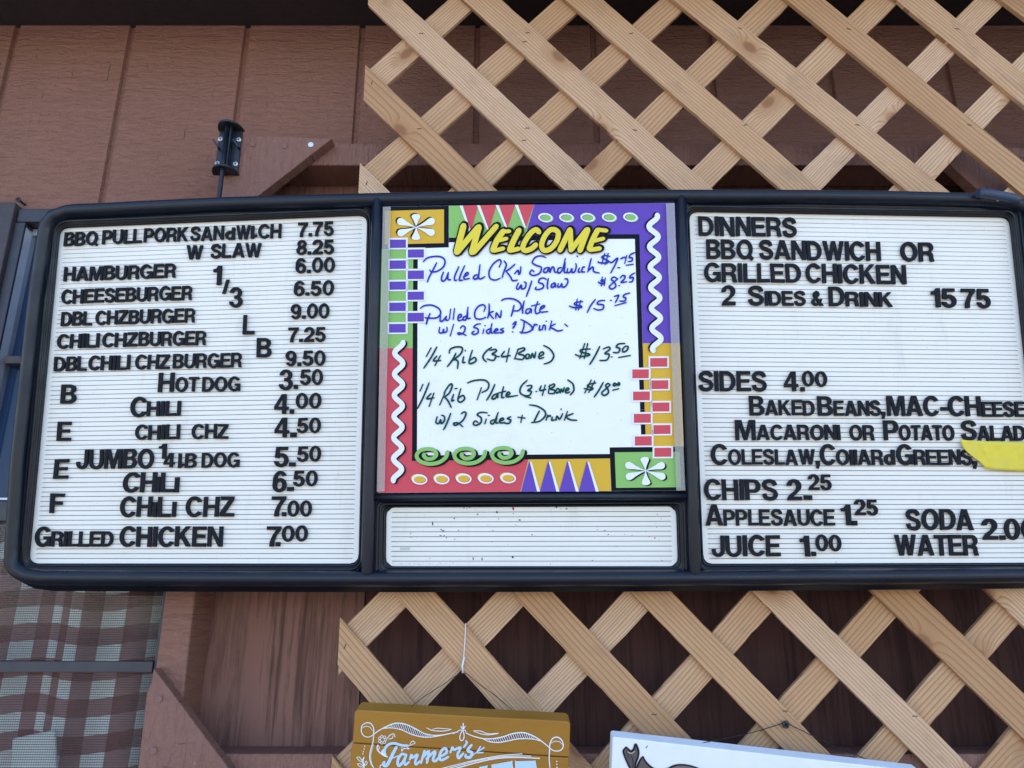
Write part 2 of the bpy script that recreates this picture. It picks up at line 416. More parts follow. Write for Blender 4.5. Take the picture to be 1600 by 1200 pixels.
# insect screen: real woven strands
bm = bmesh.new()
z = WINB + .3
while z < ZM0 - .001:
    if not (CAMZ - .066 < z < CAMZ - .048):
        v = [bm.verts.new(p) for p in ((-.90, 1.0865, z), (WINR - .0126, 1.0865, z), (WINR - .0126, 1.0865, z + .00085), (-.90, 1.0865, z + .00085))]; bm.faces.new(v)
    z += .0030
x = -.90
while x < WINR - .014:
    v = [bm.verts.new(p) for p in ((x, 1.0872, WINB + .3), (x + .0003, 1.0872, WINB + .3), (x + .0003, 1.0872, ZM0 - .0005), (x, 1.0872, ZM0 - .0005))]; bm.faces.new(v)
    x += .0030
finish('insect_screen', bm, plastic('grey_screen_mesh', (.028, .028, .032), .6, .1), win, recalc=False)
bm = bmesh.new(); box(bm, WINL - .08, X(18, 345, 1.07), 1.07, 1.0985, WINB - .05, WINT + .003); finish('window_trim', bm, M_shutter, bld, bevel=.002)

# curtain and what stands inside
def gingham():
    m = mat('gingham_cotton', (.6, .6, .6), .9, .1); q = NB(m); uv = q.n('ShaderNodeUVMap').outputs[0]
    sp = q.n('ShaderNodeSeparateXYZ'); q.link(uv, sp.inputs[0])
    fx = q.math('GREATER_THAN', q.math('FRACT', q.math('DIVIDE', sp.outputs[0], .047)), .5)
    fz = q.math('GREATER_THAN', q.math('FRACT', q.math('DIVIDE', sp.outputs[1], .047)), .5)
    s = q.math('MULTIPLY', q.math('ADD', fx, fz), .5)
    c = q.ramp(s, [(0, (.90, .87, .84)), (.34, (.38, .16, .155)), (.67, (.20, .022, .018))]); 
    for n in q.t.nodes:
        if n.type == 'VALTORGB': n.color_ramp.interpolation = 'CONSTANT'
    th = q.noise(q.scaled(uv, (900, 900, 1)), 1.0, 1)
    q.link(q.mix(q.mapr(th, .3, .7, 0, .18), c, (.3, .28, .28)), q.b.inputs['Base Color']); return m
bm = bmesh.new(); uvl = bm.loops.layers.uv.new('UVMap')
nx, nz = 110, 24; grid = []; uvs = {}
for i in range(nx + 1):
    x = -.90 + .43 * i / nx; s = 0
    for j in range(nz + 1):
        zz = WINB + (ZM1 - WINB + .1) * j / nz
        y = 1.14 + .014 * math.sin(x * 62 + 1.2 * math.sin(zz * 3)) + .008 * math.sin(x * 27 + 2 + zz * 2) + .20 * max(0, (x + .555) / .09) ** 1.6 + .05 * max(0, (-.80 - x) / .1)
        v = bm.verts.new((x, y, zz)); uvs[v] = (x * 1.06 + .012 * math.sin(x * 33 + zz * 1.5), zz + .004 * math.sin(x * 40)); grid.append(v)
for i in range(nx):
    for j in range(nz):
        a = i * (nz + 1) + j
        f = bm.faces.new((grid[a], grid[a + nz + 1], grid[a + nz + 2], grid[a + 1])); f.smooth = True
        for l in f.loops: l[uvl].uv = uvs[l.vert]
cur = finish('gingham_curtain', bm, gingham(), recalc=False); tag(cur, 'red and white gingham curtain hanging behind the window screen', 'curtain')
bm = bmesh.new()
c = [wp(x, y, 1.1085) for x, y in ((18, 1154), (86, 1140), (88, 1215), (60, 1235), (14, 1225))]
prism(bm, c, [p + Vector((0, .006, 0)) for p in c])
piece = finish('white_piece', bm, plastic('plain_white', (.8, .78, .76), .8, .1, 20), bevel=.004)  # flat white shape just behind the lower pane
tag(piece, 'flat white bag standing inside the window in front of the curtain', 'piece')
# dark room behind the window
bm = bmesh.new()
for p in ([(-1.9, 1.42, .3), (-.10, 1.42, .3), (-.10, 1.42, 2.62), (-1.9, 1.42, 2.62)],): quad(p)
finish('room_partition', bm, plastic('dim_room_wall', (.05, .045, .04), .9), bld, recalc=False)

# ---------------------------------------------------------------- lattice
lat = thing('lattice_panel', LAT.uv(-.223, -.5), 'raw fir wooden lattice panel of crossed diagonal slats behind the menu board', 'lattice')
def clip(pts, axis, lim, keep_ge):
    out = []
    for i in range(len(pts)):
        a, b = pts[i], pts[(i + 1) % len(pts)]
        ia = (a[axis] >= lim) == keep_ge or a[axis] == lim; ib = (b[axis] >= lim) == keep_ge or b[axis] == lim
        if ia: out.append(a)
        if ia != ib:
            t = (lim - a[axis]) / (b[axis] - a[axis]); out.append((a[0] + t * (b[0] - a[0]), a[1] + t * (b[1] - a[1])))
    return out
def slat(u0, v0, k, d_front, thick, width, rng):
    ln = math.hypot(1, k); ex, ey = 1 / ln, k / ln; nx_, ny_ = -ey, ex
    h = width / 2
    pts = [(u0 - 3 * ex + nx_ * h, v0 - 3 * ey + ny_ * h), (u0 + 3 * ex + nx_ * h, v0 + 3 * ey + ny_ * h),
           (u0 + 3 * ex - nx_ * h, v0 + 3 * ey - ny_ * h), (u0 - 3 * ex - nx_ * h, v0 - 3 * ey - ny_ * h)]
    for ax, lim, ge in ((0, -.223 + rng.uniform(-.003, .002), True), (0, 1.15, False), (1, -.48, True), (1, .935, False)):
        pts = clip(pts, ax, lim, ge)
        if len(pts) < 3: return None
    cu = sum(p[0] for p in pts) / len(pts); cv = sum(p[1] for p in pts) / len(pts)
    loc = [((p[0] - cu) * ex + (p[1] - cv) * ey, (p[0] - cu) * nx_ + (p[1] - cv) * ny_) for p in pts]
    # break the long edges up so that they are not ruler-straight
    fine = []
    for i in range(len(loc)):
        a, b = Vector(loc[i]), Vector(loc[(i + 1) % len(loc)]); L = (b - a).length; n = max(1, int(L / .012))
        chip = 0
        for j in range(n):
            p = a.lerp(b, j / n)
            if 0 < j and L > .15:
                chip = chip * .6 + rng.gauss(0, .00022)
                p.y += chip - math.copysign(max(0, rng.random() - .97) * .03, p.y)
            fine.append(p)
    bm = bmesh.new()
    prism(bm, [(p.x, p.y, 0) for p in fine], [(p.x, p.y, -thick) for p in fine]); bmesh.ops.recalc_face_normals(bm, faces=bm.faces)
    me = bpy.data.meshes.new('slat'); bm.to_mesh(me); bm.free(); me.materials.append(M_fir)
    o = bpy.data.objects.new('slat', me); COL.objects.link(o)
    s = (LAT.D + d_front) / LAT.D
    xa = Vector((1, 0, 0)) * ex + LAT.up * ey; ya = Vector((1, 0, 0)) * nx_ + LAT.up * ny_; za = -LAT.n
    o.parent = lat; o.matrix_parent_inverse = lat.matrix_basis.inverted()
    p = LAT.uv(cu * s, cv * s, d_front)
    o.matrix_basis = Matrix(((xa.x, ya.x, za.x, p.x), (xa.y, ya.y, za.y, p.y), (xa.z, ya.z, za.z, p.z), (0, 0, 0, 1)))
    b = o.modifiers.new('bevel', 'BEVEL'); b.width = .0007; b.segments = 2; b.limit_method = 'ANGLE'; b.angle_limit = R(50)
    return o, (cu, cv, ex, ey)
rng = random.Random(3)
front = [(-.223, -.41, -1.04), (-.223, -.255, -1.05), (-.223, -.09, -1.05), (-.223, .069, -1.046), (-.223, .227, -1.034), (-.223, .390, -1.038), (-.223, .556, -1.04),
         (-.223, .721, -1.04), (-.048, .707, -1.055), (.109, .709, -1.046), (.199, .783, -1.045), (.454, .702, -1.0), (.596, .733, -1.052), (.711, .789, -1.09), (.87, .80, -1.05), (1.03, .80, -1.05)]
back = [(-.141, .801, 1.048), (-.046, .728, 1.004), (.098, .708, 1.010), (.182, .628, 1.035), (.3, .581, 1.02), (.3, .416, 1.0), (.3, .262, .995), (.3, .095, .985), (.3, -.064, .985),
        (.3, -.223, .95), (.3, -.375, .935), (.3, -.53, .95), (.3, -.69, .95), (.3, -.85, .97), (.3, -1.0, .97), (.3, -1.16, .97)]
SL = []
for u0, v0, k in front:
    r = slat(u0, v0, k, -.0075, .0075, (.0392 if v0 - k * (u0 + .223) * 1 < .64 and u0 < -.2 else .0432) + rng.uniform(-.0008, .0012), rng)
    if r: SL.append((r[0], u0, v0, k))
for u0, v0, k in back: slat(u0, v0, k, .0003, .0075, (.0395 if v0 + k * (.3 - u0) > .5 else .0377) + rng.uniform(-.0008, .0008), rng)
M_staple = plastic('grey_staple', (.05, .05, .055), .5)
def staple(o, px, py, ang):
    bm = bmesh.new(); p = LAT.at(px, py, -.0081); d = Vector((math.cos(R(ang)), 0, math.sin(R(ang)))) * .0032
    tube(bm, [p - d, p, p + d], .0005, 6)
    finish('staple', bm, M_staple, o)
def slat_at(px, py):
    p = LAT.at(px, py, -.0075); s = (LAT.D - .0075) / LAT.D
    u = p.x / s; v = (p - Vector((0, 0, CAMZ))).dot(LAT.up) / s
    return min(SL, key=lambda t: abs((v - t[2]) - t[3] * (u - t[1])))[0]
for px, py, a in ((658, 52, 0), (825, 51, 0), (820, 65, 5), (581, 129, 80), (655, 201, 0), (824, 200, 0), (819, 219, 10), (986, 52, 15), (992, 203, -20), (573, 286, 75), (1156, 44, -20), (1165, 195, 20), (1326, 45, -20),
                  (1340, 195, -10), (1496, 45, -15), (1515, 195, -10), (539, 1010, 70), (1022, 1116, 0), (1227, 1111, 0), (1430, 1119, 0)):
    staple(slat_at(px, py), px, py, a)

# ---------------------------------------------------------------- menu board
brd = thing('menu_board', BRD.at(830, 915, .02), 'long black framed menu board with white ribbed letter panels, leaning forward from the lattice', 'menu board')
def bsurf(d0): return lambda x, y, d=0.0: BRD.at(x, y, d0 + d)
# outer rim: a swept moulding
rim = [(104, 320.5), (160, 317.5), (225, 314), (337, 309), (450, 305.5), (590, 302), (750, 299), (900, 297.3), (1060, 296.8), (1260, 297), (1400, 298.8), (1530, 302), (1590, 309), (1612, 317), (1626, 334),
       (1636, 380), (1650, 500), (1664, 640), (1680, 780), (1690, 862), (1686, 890), (1670, 904), (1640, 910), (1500, 911.5), (1300, 913), (1100, 914.5), (900, 915.5), (600, 916), (300, 915.3), (66, 914),
       (38, 910.5), (18, 900), (8, 884), (8, 856), (17, 720), (30, 600), (43, 480), (57.5, 378), (64, 348), (78, 330)]
rimw = [BRD.at(x, y, .0095) for x, y in rim]
def uvof(p): q = p - Vector((0, 0, CAMZ)); return Vector((q.x, q.dot(BRD.up)))
def dense(path):
    out = []; n = len(path)
    for i in range(n):
        p0, p1, p2, p3 = path[i - 1], path[i], path[(i + 1) % n], path[(i + 2) % n]
        L = (p2 - p1).length; k = max(1, min(6, int(L / .012))) if L < .09 else 2
        for j in range(k):
            t = j / k
            if L > .09: out.append(p1.lerp(p2, t)); continue
            out.append(.5 * ((2 * p1) + (p2 - p0) * t + (2 * p0 - 5 * p1 + 4 * p2 - p3) * t * t + (3 * p1 - p0 - 3 * p2 + p3) * t ** 3))
    return out
ruv = dense([uvof(p) for p in rimw])
prof = [(-.006, .054), (-.0108, .0525), (-.0102, .0345), (-.0075, .0330), (-.0070, .0255), (-.0044, .0240), (-.0040, .0180), (-.0012, .0165), (-.0008, .0125), (.0004, .0075), (.003, .0028), (.0065, .0006), (.010, .0), (.0135, .0012), (.0165, .0042), (.018, .008), (.0185, .0125), (.02, .0135)]
bm = bmesh.new(); rings = []
n = len(ruv)
cen = sum((p for p in ruv), Vector((0, 0))) / n
for i, p in enumerate(ruv):
    t = (ruv[(i + 1) % n] - ruv[i - 1]).normalized(); nn = Vector((t.y, -t.x))
    if nn.dot(cen - p) < 0: nn = -nn
    rings.append([bm.verts.new(BRD.uv(p.x + nn.x * s, p.y + nn.y * s, d)) for s, d in prof])
for i in range(n):
    a, b = rings[i], rings[(i + 1) % n]
    for k in range(len(prof) - 1):
        bm.faces.new((a[k], b[k], b[k + 1], a[k + 1])).smooth = True
bm.faces.new([r[0] for r in rings])
bmesh.ops.recalc_face_normals(bm, faces=bm.faces)
o = finish('frame', bm, M_frame, brd); 
# moulded surround of each opening: nested rounded loops stepping down to the panel
def rquad(c, rad, ns=8, nc=7):
    """rounded quad through 4 photo-grid corners (TL, TR, BR, BL)"""
    out = []; C = [Vector(p) for p in c]
    for i in range(4):
        p, a, b = C[i], C[i - 1], C[(i + 1) % 4]
        ea, eb = (a - p).normalized(), (b - p).normalized(); s, e = p + ea * rad, p + eb * rad
        for j in range(nc):
            t = j / (nc - 1); out.append(s * (1 - t) ** 2 + p * 2 * t * (1 - t) + e * t * t)
        nx_ = C[(i + 1) % 4]; fin = nx_ + (p - nx_).normalized() * rad
        for j in range(1, ns): out.append(e.lerp(fin, j / ns))
    return out
def surround(bm, outer, inner, ro, ri, steps, d_in):
    A, B = rquad(outer, ro), rquad(inner, ri); loops = []
    for t, d in steps: loops.append([bm.verts.new(BRD.at(*(a.lerp(b, t)), d)) for a, b in zip(A, B)])
    n = len(A)
    for l0, l1 in zip(loops, loops[1:]):
        for i in range(n): bm.faces.new((l0[i], l0[(i + 1) % n], l1[(i + 1) % n], l1[i]))
ST = [(-.16, .0135), (0, .0125), (.04, .0085), (.16, .0075), (.22, .009), (.27, .0125), (.44, .0135), (.48, .0105), (.56, .0105), (.60, .0165), (.78, .018), (.82, .016), (.88, .0165), (.92, .0225), (1.03, .0235)]
PL = [(95, 357), (573.5, 337), (559.8, 880.5), (46, 880.3)]
PR = [(1077, 331.5), (1576, 340.5), (1633, 879), (1099.5, 880.8)]
PM = [(604, 793.2), (1056, 791.3), (1059, 884.6), (603, 884.6)]
PP = [(598.5, 322.7), (1054, 317), (1071, 766.5), (591, 770)]
bm = bmesh.new()
surround(bm, [(76, 334), (583.5, 315), (567.5, 901), (24, 901)], PL, 30, 13, ST, .0235)
surround(bm, [(1068, 311), (1594, 319), (1664, 897), (1091, 901)], PR, 12, 13, ST, .0235)
surround(bm, [(584.5, 781.5), (1075, 780), (1078.5, 901.5), (581, 901.5)], PM, 6, 13, ST, .0235)
surround(bm, [(597, 316), (1057, 312), (1074, 772), (585, 774)], PP, 3, 2, [(-.2, .0135), (0, .006), (.5, .008), (.6, .011), (1.2, .012)], .012)
o2 = finish('moulding', bm, M_frame, brd); 
for p in o2.data.polygons: p.use_smooth = False
def bead(name, pts, r, d=.0075):
    bm = bmesh.new(); P = [BRD.at(x, y, d) for x, y in pts]
    if abs(pts[0][1] - pts[-1][1]) > 50: P += [BRD.at(pts[-1][0] - .1, pts[-1][1] + 5, d + .002), BRD.at(pts[-1][0] - .2, pts[-1][1] + 10, d + .006), BRD.at(pts[-1][0] - .3, pts[-1][1] + 13, d + .012)]
    tube(bm, P, r, 14); return finish(name, bm, M_frame, brd)
bead('vertical_divider', [(590.2, 312), (586.5, 450), (581.5, 620), (577.5, 760), (573.6, 893)], .0078)
bead('vertical_divider', [(1063, 307), (1069, 450), (1076, 620), (1081.5, 760), (1085.9, 893)], .0075)
bead('horizontal_divider', [(584, 777), (830, 776), (1076, 775)], .0048, .0085)
# loose snapped-off length of edge strip at the top right corner
M_edge = plastic('blue_grey_edge_strip', (.028, .045, .085), .45, .25, 30)
bm = bmesh.new(); tube(bm, [BRD.at(x, y, -.006) for x, y in ((1528, 301.5), (1545, 303.2), (1565, 306.2), (1582, 309.6), (1592, 313))], [.0062, .0064, .0062, .006, .0056], 14); finish('edge_strip', bm, M_edge, brd)
bm = bmesh.new(); poly(bm, [(1555, 311), (1561, 310.3), (1564, 313), (1558, 314.4)], bsurf(-.003), 0); poly(bm, [(1530, 308), (1553, 310), (1556, 315.4), (1531, 312.5)], bsurf(-.0015), 0, 1)
finish('broken_edge', bm, [M_panel, plastic('torn_backing', (.09, .05, .04), .8)], brd)

def ribbed_panel(c, rad, npitch, label):
    """one moulded sheet of letter rails with slots between them"""
    corners = [uvof(BRD.at(x, y, .022)) for x, y in c]
    def lerp2(s, t): return corners[0].lerp(corners[1], s).lerp(corners[3].lerp(corners[2], s), t)
    H = ((corners[0] - corners[3]).length + (corners[1] - corners[2]).length) / 2; Wd = (corners[0] - corners[1]).length
    rr = rad * .0008; inset = .0062
    rows = []
    for i in range(npitch + 1):
        t = i / npitch; p = 1 / npitch
        for f, d in ((-.075, .0004), (-.055, .0026), (.055, .0026), (.085, .0)):
            tt = t + f * p
            if .012 < tt < .988: rows.append((tt, d))
    rows = [(0, 0), (.003, 0), (.007, 0), (.0115, 0)] + [r for r in rows if 0.012 < r[0] < .988] + [(.9885, 0), (.993, 0), (.997, 0), (1, 0)]
    bm = bmesh.new(); prev = None
    for t, d in rows:
        y = min(t, 1 - t) * H; cut = 0
        if y < rr: cut = rr - math.sqrt(max(0, rr * rr - (rr - y) ** 2))
        sx = cut / Wd; si = (max(cut, 0) + inset) / Wd; e = .0015 / Wd
        xs = [(sx, 0), (si, 0), (si + e, d), (1 - si - e, d), (1 - si, 0), (1 - sx, 0)]
        cur = []
        for s, dd in xs:
            q = lerp2(s, t); cur.append(bm.verts.new(BRD.uv(q.x, q.y, .022 + dd)))
        if prev:
            for k in range(5):
                f = bm.faces.new((prev[k], cur[k], cur[k + 1], prev[k + 1]))
                if 1 <= k <= 3 and pd > .002 and d > .002: f.material_index = 1
        prev = cur; pd = d
    o = finish('letter_panel', bm, [M_panel, M_groove], brd, recalc=False); o['label'] = label
    return o
ribbed_panel(PL, 13, 74, 'white ribbed panel at the left with burger and hot dog prices')
ribbed_panel(PR, 13, 75, 'white ribbed panel at the right with dinners, sides and drinks')
pm = ribbed_panel(PM, 13, 12, 'short empty white ribbed panel under the welcome poster')
# pen flecks left on the small panel
bm = bmesh.new(); fl = random.Random(5)
def fleck(x, y, w_, h_, mi):
    q = [(x + w_ * math.cos(a) * fl.uniform(.6, 1.1) / 2, y + h_ * math.sin(a) * fl.uniform(.6, 1.1) / 2) for a in [k * math.pi / 3.5 for k in range(7)]]
    poly(bm, q, bsurf(.0216), 0, mi)
C7 = lambda x, y: (585 + x / 3.2, 770 + y / 3.2)
for x, y, a, b, mi in ((475, 72, 8, 7, 0), (448, 76, 8, 6, 0), (462, 80, 5, 4, 0), (383, 122, 6, 5, 0), (399, 128, 9, 9, 0), (291, 154, 8, 22, 0), (516, 107, 12, 7, 0), (613, 97, 10, 16, 0), (621, 130, 6, 6, 0), (726, 136, 12, 9, 0),
                       (695, 78, 12, 20, 1), (694, 104, 5, 6, 0), (910, 71, 10, 12, 0), (961, 80, 10, 7, 0), (933, 80, 6, 4, 0), (334, 183, 14, 6, 0), (345, 190, 18, 6, 0), (330, 213, 12, 5, 0), (350, 214, 8, 5, 0), (360, 225, 8, 5, 0),
                       (402, 232, 6, 7, 0), (420, 187, 10, 4, 0), (183, 223, 6, 6, 0), (182, 203, 4, 10, 0), (494, 329, 6, 18, 0), (538, 330, 8, 18, 0), (692, 322, 14, 14, 0), (1152, 187, 9, 7, 0), (1113, 184, 6, 4, 0), (1170, 208, 10, 8, 1), (789, 210, 9, 8, 1),
                       (592, 188, 7, 5, 1), (1412, 172, 6, 6, 1), (1402, 226, 9, 9, 1), (1424, 232, 5, 4, 1), (1415, 108, 4, 8, 0), (1434, 130, 6, 4, 0), (1408, 152, 6, 4, 1), (1358, 192, 10, 6, 1), (1374, 220, 8, 5, 1), (1440, 340, 8, 6, 0), (1270, 342, 6, 5, 0), (1090, 338, 8, 5, 0),
                       (278, 328, 5, 4, 0), (393, 350, 5, 4, 0), (1209, 269, 5, 5, 1), (1288, 212, 8, 4, 1), (1250, 208, 5, 5, 0), (881, 356, 4, 4, 0), (589, 246, 4, 5, 0), (707, 160, 6, 4, 0)): fleck(*C7(x, y), a / 3.2, b / 3.2, mi)
for _ in range(60): fleck(*C7(fl.uniform(90, 380), fl.uniform(350, 360)), fl.uniform(.4, .9), fl.uniform(.4, .9), 0)
for _ in range(50): fleck(*C7(fl.uniform(90, 1480), fl.uniform(85, 355)), fl.uniform(.3, .7), fl.uniform(.3, .7), 0)
poly(bm, [C7(*p) for p in ((128, 274), (178, 273), (178, 284), (128, 285))], bsurf(.0214), 0, 2)
pme = pm.data
for f in bm.faces: f.material_index += 2
bmesh.ops.translate(bm, verts=bm.verts, vec=-pm.location)
bm.from_mesh(pme); bm.to_mesh(pme); bm.free()
for m_ in (mat('dried_black_ink', (.012, .012, .02), .5), mat('dried_red_ink', (.5, .03, .05), .5), mat('old_tape_bit', (.52, .58, .52), .6)): pme.materials.append(m_)

# ---------------------------------------------------------------- welcome poster
pst = thing('welcome_poster', BRD.at(830, 769, .006), 'colourful bordered WELCOME dry-erase poster with handwritten specials, in the middle of the menu board', 'poster')
PD = .0055
def psurf(x, y, d=0.0): return BRD.at(x, y, PD + d)
bm = bmesh.new(); prism(bm, [BRD.at(x, y, PD) for x, y in PP], [BRD.at(x, y, PD + .0025) for x, y in PP])
sr = random.Random(8)
for _ in range(80):
    x, y, r_ = sr.uniform(660, 990), sr.uniform(385, 705), sr.uniform(.25, .6)
    poly(bm, ellipse(x, y, r_ * sr.uniform(.7, 2), r_ * .7, 7, rot=sr.uniform(0, 180)), psurf, -.0002, 1)
def film():
    m = mat('whiteboard_film', (.82, .84, .86), .28, .45); q = NB(m); P = q.obj()
    a = q.noise(q.scaled(P, (16, 16, 34)), 1.0, 5, .65, .8); b = q.noise(P, 5, 4)
    k = q.math('MULTIPLY', q.mapr(a, .5, .72, 0, .30), q.mapr(b, .40, .62, 0, 1))
    q.link(q.mix(k, (.83, .845, .86), (.60, .64, .74)), q.b.inputs['Base Color']); return m
finish('board', bm, [film(), mat('pen_speck', (.16, .17, .22), .6)], pst, recalc=False)
def ink(name, col, rough=.4): return mat(name, col, rough, .07)
I = {k: i for i, k in enumerate('white black green red yellow purple'.split())}
INKS = [ink('poster_white', (.80, .82, .84)), ink('poster_black', (.006, .008, .016)), ink('poster_green', (.26, .50, .145)), ink('poster_red', (.62, .085, .11)), ink('poster_yellow', (.70, .42, .05)), ink('poster_purple', (.135, .072, .42))]
bm = bmesh.new()
LV = [0]
def lay(): LV[0] += 1; return -.00012 * LV[0]
def PQ(pts, c, d=None): poly(bm, pts, psurf, lay() if d is None else d, I[c])
H1 = lambda x, y: (585 + x / 6.667, 310 + y / 6.667)
H2 = lambda x, y: (820 + x / 6.4, 310 + y / 6.4)
H3 = lambda x, y: (585 + x / 6.667, 470 + y / 6.667)
H4 = lambda x, y: (820 + x / 6.4, 460 + y / 6.4)
H5 = lambda x, y: (585 + x / 6.667, 600 + y / 6.667)
H6 = lambda x, y: (820 + x / 6.154, 590 + y / 6.154)
d = lay()   # ground colours, side by side
PQ([(598.6, 322.8), (701.2, 321.5), (701.2, 386.5), (652.5, 388), (652.5, 389), (596.2, 389)], 'black', d)
PQ([(596.2, 389.2), (652.5, 389.2), (652.3, 543.6), (592.9, 543.6)], 'green', d)
PQ([(592.9, 543.8), (652.2, 543.8), (651.5, 720.4), (826, 716.6), (813, 768.3), (591.1, 769.8)], 'red', d)
PQ([(826.2, 716.6), (953, 716), (955, 767.2), (813.2, 768.3)], 'yellow', d)
PQ([(952.4, 699), (1068.4, 697.5), (1070.9, 766.4), (955.2, 767.2)], 'black', d)
PQ([(1004.4, 536.6), (1062.3, 536.2), (1068.3, 697.3), (1007, 698)], 'yellow', d)
PQ([(834.8, 319.7), (1053.9, 317.1), (1062.2, 536), (1004.4, 536.4), (999, 366), (821, 371.8), (824, 357)], 'purple', d)
PQ([(701.4, 321.5), (834.6, 319.7), (823.8, 357), (820.8, 371), (701.4, 371.4)], 'green', d)
d = lay()
for pts in (((945, 366.2), (999, 366), (999.2, 373.2), (945, 373.4)), ((992, 373.3), (999.2, 373.2), (1007.3, 640), (1000.2, 640)), ((1000.2, 640.2), (1007.3, 640.2), (1009.5, 698.8), (1002.5, 698.8)),
            ((701.4, 371.6), (945, 366.4), (945, 373.4), (701.4, 378.6)), ((645.8, 389.3), (652.8, 389.3), (651.4, 711.5), (643.8, 711.5)), ((643.8, 711.7), (953, 709.3), (953, 716.2), (643.4, 720.2))): PQ(pts, 'black', d)
d = lay()
PQ([(601.5, 329.5), (693.7, 327.2), (693.7, 379.8), (601.2, 382)], 'yellow', d)
PQ([(960.5, 706.7), (1062.2, 705.8), (1064, 761.2), (962.7, 762.2)], 'green', d)
d = lay(); d2 = lay()
for a, b, ap, yb in ((723.7, 747.5, 735.5, 362), (750.7, 776, 763.8, 360), (780, 805, 793, 358), (810, 834.6, 821.5, 356)):
    PQ([(a, 321 - .012 * (a - 720)), (b, 320.8 - .012 * (b - 720)), (ap, yb)], 'red', d)
    PQ([(a - 5.6, 321.2 - .012 * (a - 720)), (a - 1, 321.2 - .012 * (a - 720)), (ap + .6, yb), (ap - 2.5, yb)], 'white', d2)
d = lay(); d2 = lay()
for ap, a, b in ((827, 814, 842.2), (856.6, 843.4, 872.3), (886.6, 873.6, 902.8), (917, 904, 934)):
    PQ([(ap + .6, 720.6), (ap + 3.8, 722.5), (b + 1.6, 768), (b - 3, 768)], 'white', d2)
    PQ([(ap, 720), (b - 1.6, 768), (a, 768.2)], 'purple', d)
# chequered columns
dw, dc, db = lay(), lay(), lay()
def cell(x0, x1, y0, y1, c, sl=-.02):
    b = 2.7
    PQ([(x0 - b, y0 - b + .3), (x1 + b, y0 - b), (x1 + b, y1 + b - .3), (x0 - b, y1 + b)], 'white', dw)
    PQ([(x0, y0 + .3), (x1, y0), (x1, y1), (x0, y1 + .3)], c, dc)
for i, (y0, y1) in enumerate(((374.2, 387.2), (406.7, 420), (439.7, 452.5), (472.7, 486), (506, 519.5))):
    s = -.35 * i; cell(609.4 + s, 634.3 + s * .3, y0, y1, 'purple')
for i, (y0, y1) in enumerate(((389.5, 402.4), (422.5, 435.9), (455.5, 468.3), (488.6, 502.3))): cell(637.2 - .15 * i, 662.3, y0, y1, 'purple')
for x0, x1, y0, y1 in ((1016, 1042.7, 559.2, 572.8), (1018, 1044.2, 594, 607.7), (1019.5, 1045.9, 628.8, 642.8), (1021.2, 1047.5, 664, 677.9), (1022.4, 1049, 699.5, 713.6)): cell(x0, x1, y0, y1, 'red')
for x0, x1, y0, y1 in ((988, 1013.8, 577, 590.8), (989.2, 1015.4, 611.6, 625.4), (990.4, 1017, 646.4, 660.4), (992, 1018.4, 681.5, 696)): cell(x0, x1, y0, y1, 'red')
for y0, y1, x in ((404.9, 421.8, 636.7), (437.8, 454.2, 636.5), (470.8, 487.8, 636.2), (504.1, 521.3, 636)): PQ([(x - 1.3, y0 + 1), (x + 1.3, y0 + 1), (x + 1.3, y1), (x - 1.3, y1)], 'white', dw)
for y0, y1, x in ((591.5, 610, 1016.2), (626.5, 645, 1017.8), (661.5, 680, 1019.3)): PQ([(x - 1.4, y0), (x + 1.4, y0), (x + 1.6, y1), (x - 1.2, y1)], 'white', dw)
# rows of ovals
da, dbb, dcc = lay(), lay(), lay()
M_pg = len(INKS); INKS.append(ink('poster_pale_green', (.42, .58, .40)))
for x, y in ((852, 339.8), (884.8, 339.7), (918, 339.6), (951.5, 339.2), (984.8, 339.1)):
    poly(bm, ellipse(x + 1.4, y + 1.0, 11.3, 6.9, rot=6), psurf, da, M_pg); poly(bm, ellipse(x, y, 11.2, 6.9, rot=6), psurf, dbb, 0); poly(bm, ellipse(x + .4, y + .3, 8.6, 4.7, rot=4), psurf, dbb - .0001, I['purple']); poly(bm, ellipse(x + 1, y + .6, 8, 4.3, rot=4), psurf, dcc - .0001, I['green'])
for x, y in ((655.5, 749.2), (690, 748.6), (724.5, 747.9), (759, 747.6), (794, 747)):
    poly(bm, ellipse(x - 2, y - 1.6, 11.4, 7.2, rot=6), psurf, da, I['yellow']); poly(bm, ellipse(x, y, 12.3, 8.1, rot=6), psurf, dbb, 0); poly(bm, ellipse(x + .6, y + .4, 9.2, 5.4, rot=4), psurf, dbb - .0001, I['red']); poly(bm, ellipse(x, y, 8.8, 5, rot=4), psurf, dcc - .0001, I['yellow'])
# daisies
def petal(c, tip, wd, dx, dy, d, col):
    c, tip = Vector(c), Vector(tip); ax = tip - c; L = ax.length; ax.normalize(); nn = Vector((-ax.y, ax.x)); pts = []
    prf = ((0, .04), (.25, .22), (.5, .52), (.68, .82), (.82, .98), (.92, .82), (.98, .45))
    for s, q in prf: pts.append(c + ax * L * s + nn * wd / 2 * q)
    pts.append(tip)
    for s, q in prf[::-1]: pts.append(c + ax * L * s - nn * wd / 2 * q)
    PQ([(p.x + dx, p.y + dy) for p in pts], col, d)
for c, tips, dx, dy in ((H1(435, 300), [H1(432, 162), H1(432, 434), H1(238, 228), H1(242, 372), H1(628, 225), H1(628, 366)], -2.3, -1.5), (H6(1160, 895), [H6(1152, 763), H6(1166, 1035), H6(966, 833), H6(972, 963), H6(1347, 835), H6(1352, 962)], 2.6, 1.3)):
    for i, t in enumerate(tips):
        wd = 14 if i < 2 else 11.5
        dd = -.00003 * i
        petal(c, t, wd, dx, dy, da + dd, 'black'); petal(c, t, wd, 0, 0, dbb + dd, 'white')
